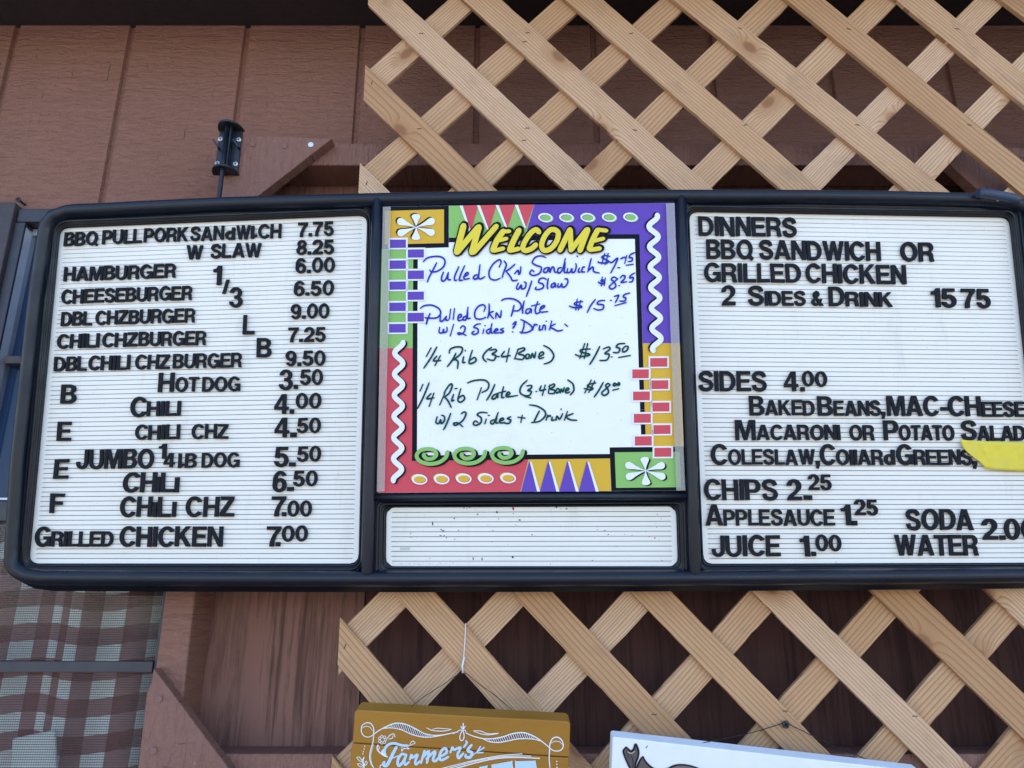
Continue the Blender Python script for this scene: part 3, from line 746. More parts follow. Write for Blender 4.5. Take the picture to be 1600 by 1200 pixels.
# wavy ribbons
ds, dw2 = lay(), lay()
wv = [(1020.5 + .0287 * (y - 338) + 6.9 * math.cos(2 * math.pi * (y - 338) / 31.85) + 1.3 * math.cos(6 * math.pi * (y - 338) / 31.85) * 0, y) for y in [336.5 + 1.6 * i for i in range(133)]]
ribbon(bm, [(x - 2.8, y - 1.2) for x, y in wv], 8.2, psurf, 1, k=1, d0=ds, grad=.00002); ribbon(bm, wv, 8.4, psurf, 0, k=1, d0=dw2, grad=.00002)
wv = [(623.4 - .012 * (y - 535) + 6.4 * math.cos(2 * math.pi * (y - 535) / 33.05), y) for y in [535 + 1.65 * i for i in range(132)]]
ribbon(bm, [(x + 2.9, y + 1.4) for x, y in wv], 8.0, psurf, 1, k=1, d0=ds, grad=.00002); ribbon(bm, wv, 8.2, psurf, 0, k=1, d0=dw2, grad=.00002)
# three green curls
sp_ = [(762, 708), (742, 765), (668, 818), (560, 832), (470, 800), (440, 745), (480, 692), (560, 676), (625, 692), (645, 735), (612, 772), (555, 780), (518, 755), (516, 735)]
for k, (dx, dy) in enumerate(((0, 0), (393, -4), (786, -12))):
    P = [H5(x + dx, y + dy) for x, y in sp_]
    ribbon(bm, [(x + 3.6, y + 1.9) for x, y in P], 6.2, psurf, 1, d0=ds, grad=.00008); ribbon(bm, P, 6.0, psurf, I['green'], d0=dw2, grad=.00008)
finish('printed_border', bm, INKS, pst, recalc=False)
# lettered heading
bm = bmesh.new()
bm0 = -.00012 * (LV[0] + 2)
word = [  # strokes of the brush lettering, (points, width)
    ([H1(928, 288), H1(858, 555)], 9.6), ([H1(862, 560), H1(1080, 300)], 9), ([H1(1088, 300), H1(1015, 560)], 9.4), ([H1(1035, 560), H1(1268, 292)], 8.4),
    ([H1(1340, 345), H1(1275, 440), H1(1235, 535)], 9), ([H1(1330, 345), H1(1405, 342)], 6), ([H1(1290, 440), H1(1375, 418)], 6), ([H1(1245, 545), H1(1340, 522)], 6.5),
    ([H1(1505, 335), H1(1450, 440), H1(1410, 535)], 9), ([H1(1415, 545), H1(1500, 525)], 7),
    ([H2(140, 335), H2(112, 312), H2(60, 345), H2(5, 425), H2(-20, 490), H2(5, 522), H2(70, 500), H2(108, 465)], 8),
    ([H2(300, 312), H2(335, 345), H2(320, 425), H2(262, 500), H2(195, 520), H2(168, 470), H2(195, 385), H2(250, 318), H2(300, 312)], 8),
    ([H2(450, 315), H2(352, 515)], 8.5), ([H2(455, 318), H2(462, 505)], 8), ([H2(462, 515), H2(620, 312)], 8), ([H2(628, 315), H2(552, 518)], 8.8),
    ([H2(728, 318), H2(680, 410), H2(645, 500)], 8.5), ([H2(735, 312), H2(815, 322)], 6.2), ([H2(690, 425), H2(785, 402)], 6), ([H2(655, 515), H2(748, 500)], 7)]
for i, (p, wd) in enumerate(word): ribbon(bm, [(x + 1.2, y - .5) for x, y in p], wd + 6.0, psurf, 1, d0=bm0 - .00002 * i, grad=.00001)
for i, (p, wd) in enumerate(word): ribbon(bm, p, wd, psurf, 0, d0=bm0 - .0005 - .00002 * i, grad=.00001)
finish('welcome_heading', bm, [ink('heading_yellow', (.78, .63, .07)), INKS[1]], pst, recalc=False)
# handwriting
bm = bmesh.new(); SI = [0]
def pen(fn, mi, *strokes, wd=2.7):
    for s in strokes:
        SI[0] += 1
        P = [Vector(fn(*p)) for p in s]
        if len(P) == 2 and (P[0] - P[1]).length < 2.5: ww = wd * .9
        else: ww = wd
        ribbon(bm, P, ww, psurf, mi, k=5, taper=.25, d0=-.0012 - .00003 * (SI[0] % 9), grad=.0001)
B_, G_ = 0, 1
pen(H1, B_, [(510, 658), (550, 620), (630, 603), (700, 610), (735, 650), (720, 710), (660, 755), (600, 765), (575, 745)], [(648, 670), (610, 745), (570, 820), (552, 870)],
    [(720, 765), (700, 820), (705, 860), (740, 845), (770, 770)], [(770, 770), (765, 840), (795, 845)], [(880, 710), (840, 800), (835, 850), (860, 850)], [(940, 700), (900, 790), (885, 850), (920, 850)],
    [(925, 820), (975, 790), (970, 770), (945, 790), (935, 840), (990, 832)], [(1085, 795), (1050, 800), (1030, 830), (1060, 840), (1085, 800), (1100, 690)], [(1095, 740), (1085, 820), (1105, 838), (1150, 815)],
    [(1300, 715), (1320, 660), (1300, 638), (1240, 680), (1195, 760), (1205, 830), (1260, 850), (1310, 830)], [(1350, 650), (1375, 690), (1350, 760), (1330, 825)], [(1465, 685), (1400, 740), (1370, 755)], [(1370, 755), (1420, 820), (1440, 855), (1490, 850)],
    [(1460, 785), (1490, 750), (1500, 755), (1505, 790), (1520, 770), (1525, 710)], [(1500, 880), (1480, 930), (1500, 945), (1530, 900), (1535, 940), (1570, 930), (1580, 880), (1560, 870)],
    [(1325, 1065), (1360, 1045), (1440, 1045), (1510, 1080), (1530, 1130), (1500, 1168), (1450, 1170)])
pen(H2, B_, [(210, 590), (170, 575), (110, 585), (75, 640), (120, 670), (165, 690), (150, 745), (90, 770), (50, 750), (70, 715), (95, 735)], [(235, 690), (200, 700), (190, 735), (220, 735), (245, 690), (245, 735)],
    [(255, 740), (270, 690), (290, 690), (300, 735), (325, 735)], [(365, 690), (335, 700), (330, 740), (355, 740), (385, 690), (405, 600)], [(402, 640), (400, 680), (395, 735), (425, 740)],
    [(430, 700), (425, 740), (455, 735), (470, 700), (475, 740), (500, 730), (515, 680), (510, 650)], [(545, 695), (535, 735), (555, 735)], [(520, 575), (530, 580)], [(600, 685), (580, 690), (570, 730), (600, 735)],
    [(665, 600), (650, 660), (630, 735)], [(640, 720), (670, 690), (685, 690), (690, 730), (745, 745)], [(800, 550), (770, 655)], [(835, 550), (805, 660)], [(850, 580), (800, 570), (770, 590), (830, 620), (820, 645), (740, 640), (735, 630)],
    [(840, 625), (870, 640), (930, 595), (900, 670), (860, 745)], [(930, 692), (950, 692)], [(960, 605), (985, 590), (1010, 590)], [(1020, 570), (1000, 650)], [(1100, 540), (1060, 560), (1045, 590), (1075, 595), (1070, 625), (1035, 630)], [(1015, 668), (1085, 658)],
    [(70, 825), (45, 900), (15, 980)], [(215, 810), (190, 795), (150, 805), (140, 840), (180, 855), (185, 890), (140, 910), (105, 905), (115, 885)], [(235, 800), (225, 870), (230, 905)], [(300, 840), (270, 860), (265, 885), (290, 885), (305, 850), (310, 885)],
    [(335, 850), (330, 885), (355, 880), (370, 850), (375, 885), (405, 880), (430, 840), (425, 805), (400, 805)], [(775, 785), (765, 875)], [(805, 795), (795, 870)], [(735, 835), (770, 855), (800, 845)], [(790, 815), (760, 820), (800, 840)],
    [(930, 805), (890, 785), (865, 810), (895, 835), (910, 880), (870, 905), (845, 885), (880, 845), (930, 805)], [(940, 870), (950, 872)], [(956, 797), (975, 772), (1002, 775), (996, 805), (962, 840), (1018, 832)], [(1100, 745), (1060, 770), (1050, 795), (1085, 790), (1075, 830), (1045, 835)],
    [(1050, 945), (1000, 960), (985, 985), (1010, 995), (1000, 1025), (950, 1025)])
pen(H3, B_, [(478, 78), (520, 50), (600, 45), (670, 80), (690, 130), (650, 175), (570, 180), (525, 175)], [(580, 130), (555, 190), (540, 245)], [(690, 155), (685, 210), (715, 205), (750, 160)], [(750, 160), (745, 200), (770, 200)],
    [(795, 85), (780, 190)], [(835, 80), (820, 195)], [(865, 180), (905, 165), (900, 140), (875, 155), (875, 205), (920, 195)], [(965, 155), (930, 170), (925, 195), (955, 190), (975, 65)], [(973, 120), (970, 180), (1000, 180)],
    [(1140, 110), (1155, 65), (1130, 40), (1080, 60), (1045, 120), (1055, 180), (1110, 190), (1160, 170)], [(1195, 30), (1195, 110), (1180, 180)], [(1240, 110), (1200, 130), (1240, 185)], [(1265, 185), (1270, 125), (1310, 175), (1322, 100)],
    [(1455, 45), (1440, 110), (1425, 160)], [(1560, 0), (1545, 80), (1545, 130)], [(680, 275), (675, 330), (710, 330), (720, 295), (725, 330), (755, 315), (755, 275)], [(825, 245), (790, 365)],
    [(895, 285), (920, 260), (945, 280), (930, 330), (880, 350), (870, 335), (900, 335), (955, 360)], [(1105, 240), (1065, 245), (1035, 275), (1075, 290), (1080, 330), (1040, 350), (1015, 335), (1040, 315)], [(1140, 295), (1130, 340)], [(1150, 255), (1155, 260)],
    [(1200, 290), (1170, 310), (1175, 335), (1200, 330), (1225, 235)], [(1220, 290), (1215, 330), (1235, 335)], [(1240, 320), (1285, 305), (1275, 290), (1255, 305), (1255, 335), (1300, 330)], [(1345, 285), (1315, 300), (1345, 315), (1330, 332), (1295, 330)],
    [(1440, 245), (1475, 215), (1455, 270), (1440, 285)], [(1435, 322), (1445, 325)], [(1445, 270), (1475, 245)], [(1560, 215), (1555, 280), (1530, 340)], [(1525, 195), (1580, 220), (1640, 270), (1630, 310), (1570, 332), (1515, 325)])
pen(H4, B_, [(60, 140), (20, 150), (10, 185), (40, 185), (65, 145), (65, 185)], [(130, 70), (105, 150), (115, 190), (150, 180)], [(65, 115), (150, 95)], [(150, 155), (195, 125), (190, 110), (160, 130), (155, 175), (230, 170)],
    [(525, 45), (510, 155)], [(560, 60), (535, 155)], [(580, 70), (510, 80), (500, 100), (560, 115), (565, 130), (490, 130), (445, 115)], [(705, 50), (660, 110), (625, 180)], [(800, 60), (745, 65), (725, 95), (785, 105), (780, 145), (735, 155), (690, 140)],
    [(855, 60), (868, 58)], [(895, 20), (925, 10), (940, 10), (920, 55), (905, 80)], [(900, 112), (1015, 80)], [(95, 295), (80, 355)], [(85, 320), (110, 300), (125, 305)], [(150, 310), (145, 355), (165, 350)], [(212, 265), (220, 268)],
    [(175, 355), (185, 310), (205, 315), (205, 355)], [(270, 265), (245, 355)], [(305, 295), (255, 325), (290, 345), (330, 365), (380, 355)], [(400, 295), (428, 320)])
pen(H3, G_, wd=2.9, *[ [(590, 490), (540, 580)], [(650, 480), (590, 590), (515, 700)], [(650, 575), (615, 625), (690, 620)], [(688, 570), (630, 675)], [(780, 545), (790, 505), (850, 480), (915, 490), (900, 550), (830, 610), (800, 625)], [(850, 545), (810, 620), (760, 685)],
    [(830, 610), (870, 630), (865, 705)], [(930, 580), (920, 640), (945, 640)], [(945, 515), (950, 522)], [(1020, 515), (985, 640), (1020, 650), (1060, 620), (1040, 590), (990, 625)], [(1220, 485), (1160, 530), (1130, 590), (1165, 635)],
    [(1205, 515), (1260, 505), (1270, 525), (1225, 555), (1265, 570), (1240, 620), (1175, 605)], [(1275, 580), (1300, 580)], [(1355, 525), (1325, 580), (1415, 570)], [(1405, 495), (1375, 635)], [(1500, 500), (1460, 605)],
    [(1490, 510), (1550, 490), (1565, 510), (1500, 550), (1560, 570), (1540, 610), (1460, 600)], [(505, 870), (475, 940)], [(570, 855), (510, 1000), (450, 1120)], [(590, 965), (545, 1020), (620, 1010)], [(620, 960), (570, 1100)],
    [(725, 960), (770, 890), (800, 865), (810, 890), (780, 960), (730, 1000)], [(735, 960), (680, 1085)], [(730, 1000), (765, 1040), (800, 1110)], [(825, 975), (805, 1040), (830, 1035)], [(840, 915), (860, 912)],
    [(900, 915), (870, 1030), (900, 1055), (940, 1020), (920, 985), (870, 1020)], [(970, 855), (1040, 830), (1140, 825), (1190, 860), (1180, 920), (1120, 955)], [(1115, 905), (1070, 1030)], [(1255, 870), (1215, 960), (1170, 1035)],
    [(1280, 965), (1240, 985), (1225, 1020), (1260, 1015), (1285, 970), (1285, 1010)], [(1345, 895), (1325, 1000), (1350, 1005)], [(1290, 960), (1370, 940)], [(1370, 990), (1410, 970), (1400, 950), (1380, 965), (1380, 1000), (1490, 985)], [(1590, 830), (1530, 890), (1520, 960), (1590, 1000)]])
pen(H4, G_, wd=2.9, *[ [(30, 595), (10, 610), (15, 640), (40, 635), (45, 605), (30, 595)], [(60, 640), (75, 590), (95, 635), (110, 575)], [(135, 625), (185, 600), (180, 575), (150, 590), (145, 640), (190, 630)], [(190, 510), (250, 545), (290, 610), (260, 670), (195, 695)],
    [(600, 490), (550, 640)], [(630, 490), (595, 640)], [(655, 545), (570, 550), (560, 575), (640, 595), (640, 610), (560, 620), (505, 600)], [(750, 520), (700, 620), (650, 700)], [(785, 545), (840, 525), (850, 550), (800, 590), (845, 600), (820, 655), (750, 660)],
    [(865, 625), (875, 625)], [(1000, 490), (940, 495), (915, 525), (950, 540), (935, 580), (885, 580)], [(1010, 515), (980, 545), (985, 575), (1020, 560), (1035, 525), (1010, 515)], [(940, 630), (1055, 610)],
    [(20, 915), (65, 910), (65, 935), (30, 960), (65, 970), (45, 1010), (0, 1010)], [(0, 1020), (60, 1035)], [(110, 970), (120, 970)], [(165, 915), (150, 960), (210, 950)], [(205, 905), (175, 1010)], [(250, 905), (235, 985)],
    [(240, 920), (290, 895), (295, 920), (255, 945), (300, 960), (290, 990), (240, 990)], [(325, 940), (310, 965), (320, 985), (345, 970), (340, 945), (325, 940)], [(355, 985), (365, 945), (380, 975), (395, 930)], [(405, 970), (440, 950), (430, 935), (410, 955), (415, 985), (450, 975)],
    [(430, 855), (480, 895), (490, 960), (455, 1005)], [(665, 855), (600, 985)], [(700, 865), (640, 980)], [(710, 885), (640, 900), (630, 920), (680, 935), (660, 955), (595, 940)], [(785, 880), (740, 960), (695, 1025)],
    [(855, 905), (830, 890), (810, 915), (830, 945), (835, 985), (795, 1010), (770, 985), (810, 945), (855, 905)], [(900, 885), (885, 900), (895, 915), (915, 900), (900, 885)], [(940, 880), (925, 900), (935, 910), (950, 895), (940, 880)], [(880, 958), (940, 943)]])
pen(H5, G_, wd=2.9, *[ [(655, 340), (640, 400), (670, 410), (690, 370), (695, 410), (725, 390), (730, 340), (700, 325)], [(795, 305), (750, 420), (720, 475)], [(905, 310), (935, 290), (955, 310), (920, 380), (845, 430), (825, 410), (870, 405), (920, 445)],
    [(1175, 300), (1110, 295), (1070, 320), (1110, 350), (1110, 400), (1060, 430), (1030, 415), (1050, 385), (1080, 400)], [(1165, 365), (1150, 415)], [(1185, 325), (1200, 328)], [(1250, 370), (1215, 385), (1215, 410), (1245, 405), (1290, 295)],
    [(1278, 340), (1265, 400), (1290, 405)], [(1300, 390), (1345, 370), (1335, 355), (1310, 370), (1310, 405), (1360, 400)], [(1420, 340), (1385, 360), (1420, 375), (1400, 410), (1350, 405)], [(1495, 345), (1570, 355)], [(1540, 325), (1525, 400)]])
pen(H6, G_, wd=2.9, *[ [(45, 262), (120, 275), (190, 320), (195, 370), (140, 420), (65, 432)], [(140, 320), (110, 380), (90, 420)], [(220, 360), (205, 410)], [(210, 385), (240, 365), (250, 375)], [(265, 380), (260, 410), (290, 405)], [(300, 410), (310, 370), (335, 400), (365, 345)],
    [(348, 300), (352, 310)], [(410, 325), (380, 410)], [(465, 345), (400, 375), (440, 405), (500, 410)]])
finish('marker_writing', bm, [ink('blue_marker', (.018, .038, .38), .3), ink('green_marker', (.001, .058, .046), .3)], pst, recalc=False)
# clear plastic side channels that grip the poster
def clear_mat():
    m = mat('clear_plastic_channel', (.5, .48, .45), .2, .5); t = m.node_tree; b = t.nodes['Principled BSDF']
    tr = t.nodes.new('ShaderNodeBsdfTransparent'); mx = t.nodes.new('ShaderNodeMixShader'); mx.inputs[0].default_value = .36
    t.links.new(tr.outputs[0], mx.inputs[1]); t.links.new(b.outputs[0], mx.inputs[2]); t.links.new(mx.outputs[0], t.nodes['Material Output'].inputs[0]); return m
M_clear = clear_mat()
for q in ([(598.4, 323.5), (610.4, 323), (601.0, 767.5), (588.6, 768.5)], [(1040.5, 318), (1053.6, 317.5), (1070.4, 766), (1056.8, 766.6)]):
    bm = bmesh.new(); prism(bm, [BRD.at(x, y, PD - .0056) for x, y in q], [BRD.at(x, y, PD - .0044) for x, y in q]); finish('side_channel', bm, M_clear, pst)

# ---------------------------------------------------------------- changeable letters
def arc(cx, cy, rx, ry, a0, a1, n=14): return [(cx + rx * math.cos(R(a0 + (a1 - a0) * i / (n - 1))), cy + ry * math.sin(R(a0 + (a1 - a0) * i / (n - 1)))) for i in range(n)]
def strokepoly(pts, wd):
    P = smooth_pts(pts, 5); n = len(P); l, r = [], []
    for i, p in enumerate(P):
        t = (P[min(i + 1, n - 1)] - P[max(i - 1, 0)]).normalized(); nn = Vector((-t.y, t.x)) * wd / 2; l.append(tuple(p + nn)); r.append(tuple(p - nn))
    return l + r[::-1]
def O_(w, t, h): return [arc(w / 2, .5, w / 2, .52, 0, 350, 30), arc(w / 2, .5, w / 2 - t, .52 - h, 0, 350, 26)]
six = [arc(.32, .60, .31, .42, 28, 175, 16) + arc(.31, .33, .31, .35, 182, 458, 26) + [(.20, .60)] + arc(.32, .64, .115, .215, 168, 30, 10), arc(.31, .325, .115, .175, 0, 340, 18)]
one = [[(.17, 0), (.17, .67), (0, .67), (0, .82), (.12, .85), (.20, 1), (.37, 1), (.37, 0)]]
GL = {
 'A': [[(0, 0), (.30, 1), (.55, 1), (.85, 0), (.63, 0), (.575, .2), (.27, .2), (.215, 0)], [(.32, .37), (.525, .37), (.4225, .75)]],
 'B': [[(0, 0), (0, 1), (.42, 1)] + arc(.43, .755, .28, .245, 85, -62) + arc(.43, .28, .32, .28, 62, -88) + [(.42, 0)], [(.2, .6), (.2, .835), (.38, .835)] + arc(.39, .718, .105, .117, 80, -80, 8) + [(.38, .6)], [(.2, .165), (.2, .44), (.40, .44)] + arc(.41, .302, .125, .137, 80, -80, 8) + [(.40, .165)]],
 'C': [arc(.42, .5, .42, .52, 30, 330, 30) + arc(.42, .5, .215, .34, 322, 38, 22)],
 'D': [[(0, 0), (0, 1), (.34, 1)] + arc(.36, .5, .42, .5, 88, -88, 20) + [(.34, 0)], [(.2, .17), (.2, .83), (.33, .83)] + arc(.34, .5, .23, .33, 86, -86, 14) + [(.33, .17)]],
 'E': [[(0, 0), (0, 1), (.68, 1), (.68, .82), (.2, .82), (.2, .6), (.63, .6), (.63, .43), (.2, .43), (.2, .18), (.7, .18), (.7, 0)]],
 'F': [[(0, 0), (0, 1), (.66, 1), (.66, .82), (.2, .82), (.2, .59), (.58, .59), (.58, .42), (.2, .42), (.2, 0)]],
 'G': [arc(.43, .5, .43, .52, 32, 308, 28) + [(.70, .02), (.84, .02), (.84, .53), (.46, .53), (.46, .37), (.645, .37), (.63, .28)] + arc(.43, .5, .22, .34, 318, 40, 22)],
 'H': [[(0, 0), (0, 1), (.2, 1), (.2, .6), (.56, .6), (.56, 1), (.76, 1), (.76, 0), (.56, 0), (.56, .42), (.2, .42), (.2, 0)]],
 'I': [[(0, 0), (0, 1), (.21, 1), (.21, 0)]],
 'J': [[(.42, 1), (.62, 1), (.62, .3)] + arc(.31, .3, .31, .32, -5, -175, 14) + [(0, .37), (.19, .37)] + arc(.305, .3, .115, .15, -180, 0, 10)],
 'K': [[(0, 0), (0, 1), (.2, 1), (.2, .6), (.52, 1), (.77, 1), (.43, .61), (.8, 0), (.56, 0), (.29, .45), (.2, .34), (.2, 0)]],
 'L': [[(0, 0), (0, 1), (.2, 1), (.2, .18), (.64, .18), (.64, 0)]],
 'M': [[(0, 0), (0, 1), (.29, 1), (.46, .36), (.63, 1), (.92, 1), (.92, 0), (.74, 0), (.74, .74), (.54, 0), (.38, 0), (.18, .74), (.18, 0)]],
 'N': [[(0, 0), (0, 1), (.22, 1), (.56, .36), (.56, 1), (.76, 1), (.76, 0), (.55, 0), (.2, .66), (.2, 0)]],
 'O': O_(.86, .21, .18), '0': O_(.64, .185, .165),
 'P': [[(0, 0), (0, 1), (.4, 1)] + arc(.42, .675, .31, .325, 86, -86, 14) + [(.2, .35), (.2, 0)], [(.2, .52), (.2, .83), (.38, .83)] + arc(.39, .675, .125, .155, 82, -82, 8) + [(.38, .52)]],
 'Q': [arc(.43, .5, .43, .52, -36, 296, 30) + [(.66, .03), (.80, -.10), (.92, .03), (.80, .14)], arc(.43, .5, .22, .34, -30, 310, 24)],
 'R': [[(0, 0), (0, 1), (.44, 1)] + arc(.45, .72, .29, .28, 86, -56, 12) + [(.70, .40), (.725, .14), (.77, 0), (.555, 0), (.525, .12), (.515, .29), (.44, .375), (.2, .375), (.2, 0)], [(.2, .54), (.2, .83), (.41, .83)] + arc(.42, .685, .12, .145, 82, -82, 8) + [(.41, .54)]],
 'S': [strokepoly([(.62, .70), (.555, .86), (.37, .92), (.17, .86), (.115, .71), (.22, .58), (.38, .52), (.56, .43), (.63, .28), (.54, .12), (.36, .075), (.16, .14), (.095, .32)], .195)],
 'T': [[(.24, 0), (.24, .82), (0, .82), (0, 1), (.69, 1), (.69, .82), (.45, .82), (.45, 0)]],
 'U': [[(0, 1), (.2, 1), (.2, .36)] + arc(.38, .36, .18, .21, 182, 358, 12) + [(.56, 1), (.76, 1), (.76, .36)] + arc(.38, .36, .38, .38, -3, -177, 18)],
 'W': [[(0, 1), (.21, 1), (.33, .33), (.45, 1), (.66, 1), (.78, .33), (.90, 1), (1.11, 1), (.89, 0), (.67, 0), (.555, .62), (.44, 0), (.22, 0)]],
 'Z': [[(0, 0), (0, .19), (.42, .82), (.03, .82), (.03, 1), (.68, 1), (.68, .82), (.26, .18), (.7, .18), (.7, 0)]],
 'd': [[(.38, 1), (.57, 1), (.57, 0), (.39, 0), (.39, .06)] + arc(.27, .35, .27, .37, -65, -295, 18) + [(.38, .66)], arc(.285, .35, .1, .19, 0, 340, 14)],
 '1': one,
 '2': [arc(.31, .69, .31, .33, 182, -20, 18) + [(.55, .48), (.28, .19), (.62, .19), (.62, 0), (0, 0), (.03, .14), (.12, .28), (.33, .46), (.40, .58)] + arc(.305, .685, .105, .165, -25, 180, 10)],
 '3': [arc(.3, .735, .28, .285, 182, -42, 16) + [(.49, .535)] + arc(.31, .285, .31, .305, 52, -180, 18) + [(.19, .29)] + arc(.31, .28, .115, .14, -180, 78, 12) + [(.23, .43), (.23, .59)] + arc(.3, .725, .095, .14, -78, 178, 12)],
 '4': [[(.36, 0), (.36, .2), (0, .2), (0, .37), (.33, 1), (.55, 1), (.55, .37), (.65, .37), (.65, .2), (.55, .2), (.55, 0)], [(.16, .37), (.36, .37), (.36, .76)]],
 '5': [[(.08, 1), (.57, 1), (.57, .82), (.24, .82), (.225, .655)] + arc(.31, .33, .31, .35, 98, -176, 20) + [(.19, .29)] + arc(.31, .325, .12, .165, -165, 150, 14) + [(.19, .43), (.03, .45)]],
 '6': six, '9': [[(.62 - x, 1 - y) for x, y in l] for l in six],
 '7': [[(0, 1), (.62, 1), (.62, .84), (.44, .56), (.35, .26), (.34, 0), (.13, 0), (.15, .26), (.25, .55), (.40, .82), (0, .82)]],
 '8': [arc(.31, .74, .275, .28, -38, 218, 18) + arc(.31, .285, .31, .305, 135, 405, 20), arc(.31, .74, .095, .125, 0, 340, 14), arc(.31, .285, .12, .145, 0, 340, 14)],
 '&': [[(.78, 0), (.54, 0), (.48, .06), (.38, 0), (.26, -.02), (.1, .04), (0, .2), (.02, .36), (.1, .46), (.19, .52), (.13, .62), (.11, .75), (.17, .92), (.33, 1.02), (.5, .95), (.56, .78), (.51, .64), (.4, .54), (.51, .38), (.56, .5), (.72, .47), (.62, .24)],
       [(.27, .76), (.33, .87), (.4, .77), (.32, .65)], [(.2, .22), (.24, .36), (.30, .40), (.41, .18), (.3, .14)]],
 '-': [[(0, .28), (0, .47), (.36, .47), (.36, .28)]], '.': [[(0, 0), (0, .215), (.22, .215), (.22, 0)]], ',': [[(0, .22), (.24, .22), (.24, .02), (.14, -.26), (0, -.2), (.07, -.02), (0, -.02)]],
 '/': [[(0, 0), (.2, 0), (.42, 1), (.22, 1)]],
 '^': [[(.37 - x, 1 - y) for x, y in l] for l in one],
}
_cache = {}
def glyph(ch):
    """bevelled solid of one glyph, as verts (x, y, z in -1..0..) and faces"""
    if ch in _cache: return _cache[ch]
    cu = bpy.data.curves.new('glyph', 'CURVE'); cu.dimensions = '2D'; cu.fill_mode = 'BOTH'
    for l in GL[ch]:
        s = cu.splines.new('POLY'); s.points.add(len(l) - 1); s.use_cyclic_u = True
        for p, (x, y) in zip(s.points, l): p.co = (x, y, 0, 1)
    cu.extrude = .07; cu.bevel_depth = .016; cu.bevel_resolution = 1; cu.offset = -.019
    o = bpy.data.objects.new('glyph', cu); COL.objects.link(o)
    dg = bpy.context.evaluated_depsgraph_get(); dg.update()
    me = o.evaluated_get(dg).to_mesh(); V = [v.co.copy() for v in me.vertices]; Fc = [tuple(p.vertices) for p in me.polygons]
    o.evaluated_get(dg).to_mesh_clear(); bpy.data.objects.remove(o); bpy.data.curves.remove(cu)
    x0, x1 = min(p[0] for l in GL[ch] for p in l), max(p[0] for l in GL[ch] for p in l)
    _cache[ch] = (V, Fc, x0, x1); return _cache[ch]
ORD = 'first second third fourth fifth sixth seventh eighth ninth tenth eleventh twelfth'.split()
jit = random.Random(11)
NL = [0]
def put(ch, x0, x1, yb, h, label, cat, group, slope, back=.0214, front=.0183):
    V, Fc, gx0, gx1 = glyph(ch); me = bpy.data.meshes.new('glyph')
    up0 = Vector((800 - x0, -7950 - yb)).normalized(); sx = (x1 - x0) / (gx1 - gx0)
    P = []
    yj = jit.uniform(-.35, .35); rj = jit.gauss(0, .012); tz = jit.uniform(-.0003, .0003)
    for v in V:
        gx_, gy = (v.x - gx0) * sx, v.y * h
        x = x0 + gx_ + up0.x * gy - rj * gy; y = yb + yj + slope * gx_ + up0.y * gy + rj * gx_
        z = v.z / .086      # -1 back .. 1 front
        P.append(BRD.at(x, y, front) + BRD.n * ((1 - z) / 2 * (back - front) + tz))
    c = sum(P, Vector()) / len(P)
    me.from_pydata([p - c for p in P], [], Fc); me.materials.append(M_letter); me.update()
    bm = bmesh.new(); bm.from_mesh(me); bmesh.ops.recalc_face_normals(bm, faces=bm.faces); bm.to_mesh(me); bm.free()
    nm = {'letter': 'changeable_letter', 'digit': 'changeable_digit', 'mark': 'changeable_mark'}[cat]
    o = bpy.data.objects.new(nm, me); COL.objects.link(o); o.location = c
    tag(o, label, {'letter': 'letter', 'digit': 'number', 'mark': 'punctuation'}[cat], group); NL[0] += 1
def segs(word, where, panel, parts):
    """word: what it spells; where: which one; parts: (chars, x0, x1, baseline left, baseline right, cap height)"""
    tot = sum(len(p[0]) for p in parts); i = 0; price = word[0].isdigit()
    grp = ('digits of the prices on the %s panel' if price else 'letters on the %s panel') % panel
    for chars, x0, x1, yl, yr, h in parts:
        ws = [glyph(c)[3] - glyph(c)[2] for c in chars]; gap = .055
        tw = sum(ws) + gap * (len(chars) - 1); k = (x1 - x0) / tw; x = x0
        for c, wd in zip(chars, ws):
            yb = yl + (yr - yl) * (x - x0) / max(x1 - x0, 1)
            sl = (yr - yl) / max(x1 - x0, 1) if len(chars) > 1 else (-.03 + .06 * (x0 / 1600)) * (1 - (yb - 340) / 560)
            cat = 'letter' if c.isalpha() or c == '^' else 'digit' if c.isdigit() else 'mark'
            what = {'letter': 'letter ' + ('I' if c == '^' else c), 'digit': 'digit ' + c, 'mark': {'.': 'dot', ',': 'comma', '&': 'ampersand', '-': 'hyphen', '/': 'slash'}.get(c, c)}[cat]
            if c == '^': what = 'upside down 1'
            if tot == 1: lab = 'black plastic %s %s' % (what, where)
            elif cat == 'mark': lab = 'black plastic %s inside %s %s' % (what, word, where)
            else: lab = 'black %s, %s character of %s %s' % (what, ORD[i], word, where)
            g = grp if not (price and cat == 'mark') else 'dots of the prices on the %s panel' % panel
            put(c, x, x + wd * k, yb, h, lab, cat, g, sl); x += (wd + gap) * k; i += 1
S = segs; L, Rp = 'left', 'right'
S('BBQ', 'in the top row of the left panel', L, [('BBQ', 98.4, 152, 384.3, 382.2, 21.5)])
S('PULL', 'in the top row of the left panel', L, [('PULL', 158.4, 220.3, 381.6, 378.8, 22)])
S('PORK', 'in the top row of the left panel', L, [('PORK', 223.5, 292.5, 378.4, 376.2, 22)])
S('SANdWICH', 'in the top row of the left panel', L, [('SAN', 296.3, 348.8, 376, 374, 22), ('d', 351, 366.5, 374, 373.4, 19), ('W', 368, 390, 373.4, 372.4, 22), ('^', 391, 401, 372.2, 372, 20), ('CH', 402.5, 438.7, 371.8, 370.9, 22)])
S('7.75', 'in the top row of the left panel', L, [('7.75', 464.6, 520.9, 369.6, 367.6, 22.5)])
S('W', 'alone before SLAW in the second row', L, [('W', 290, 316, 404.8, 404, 22)])
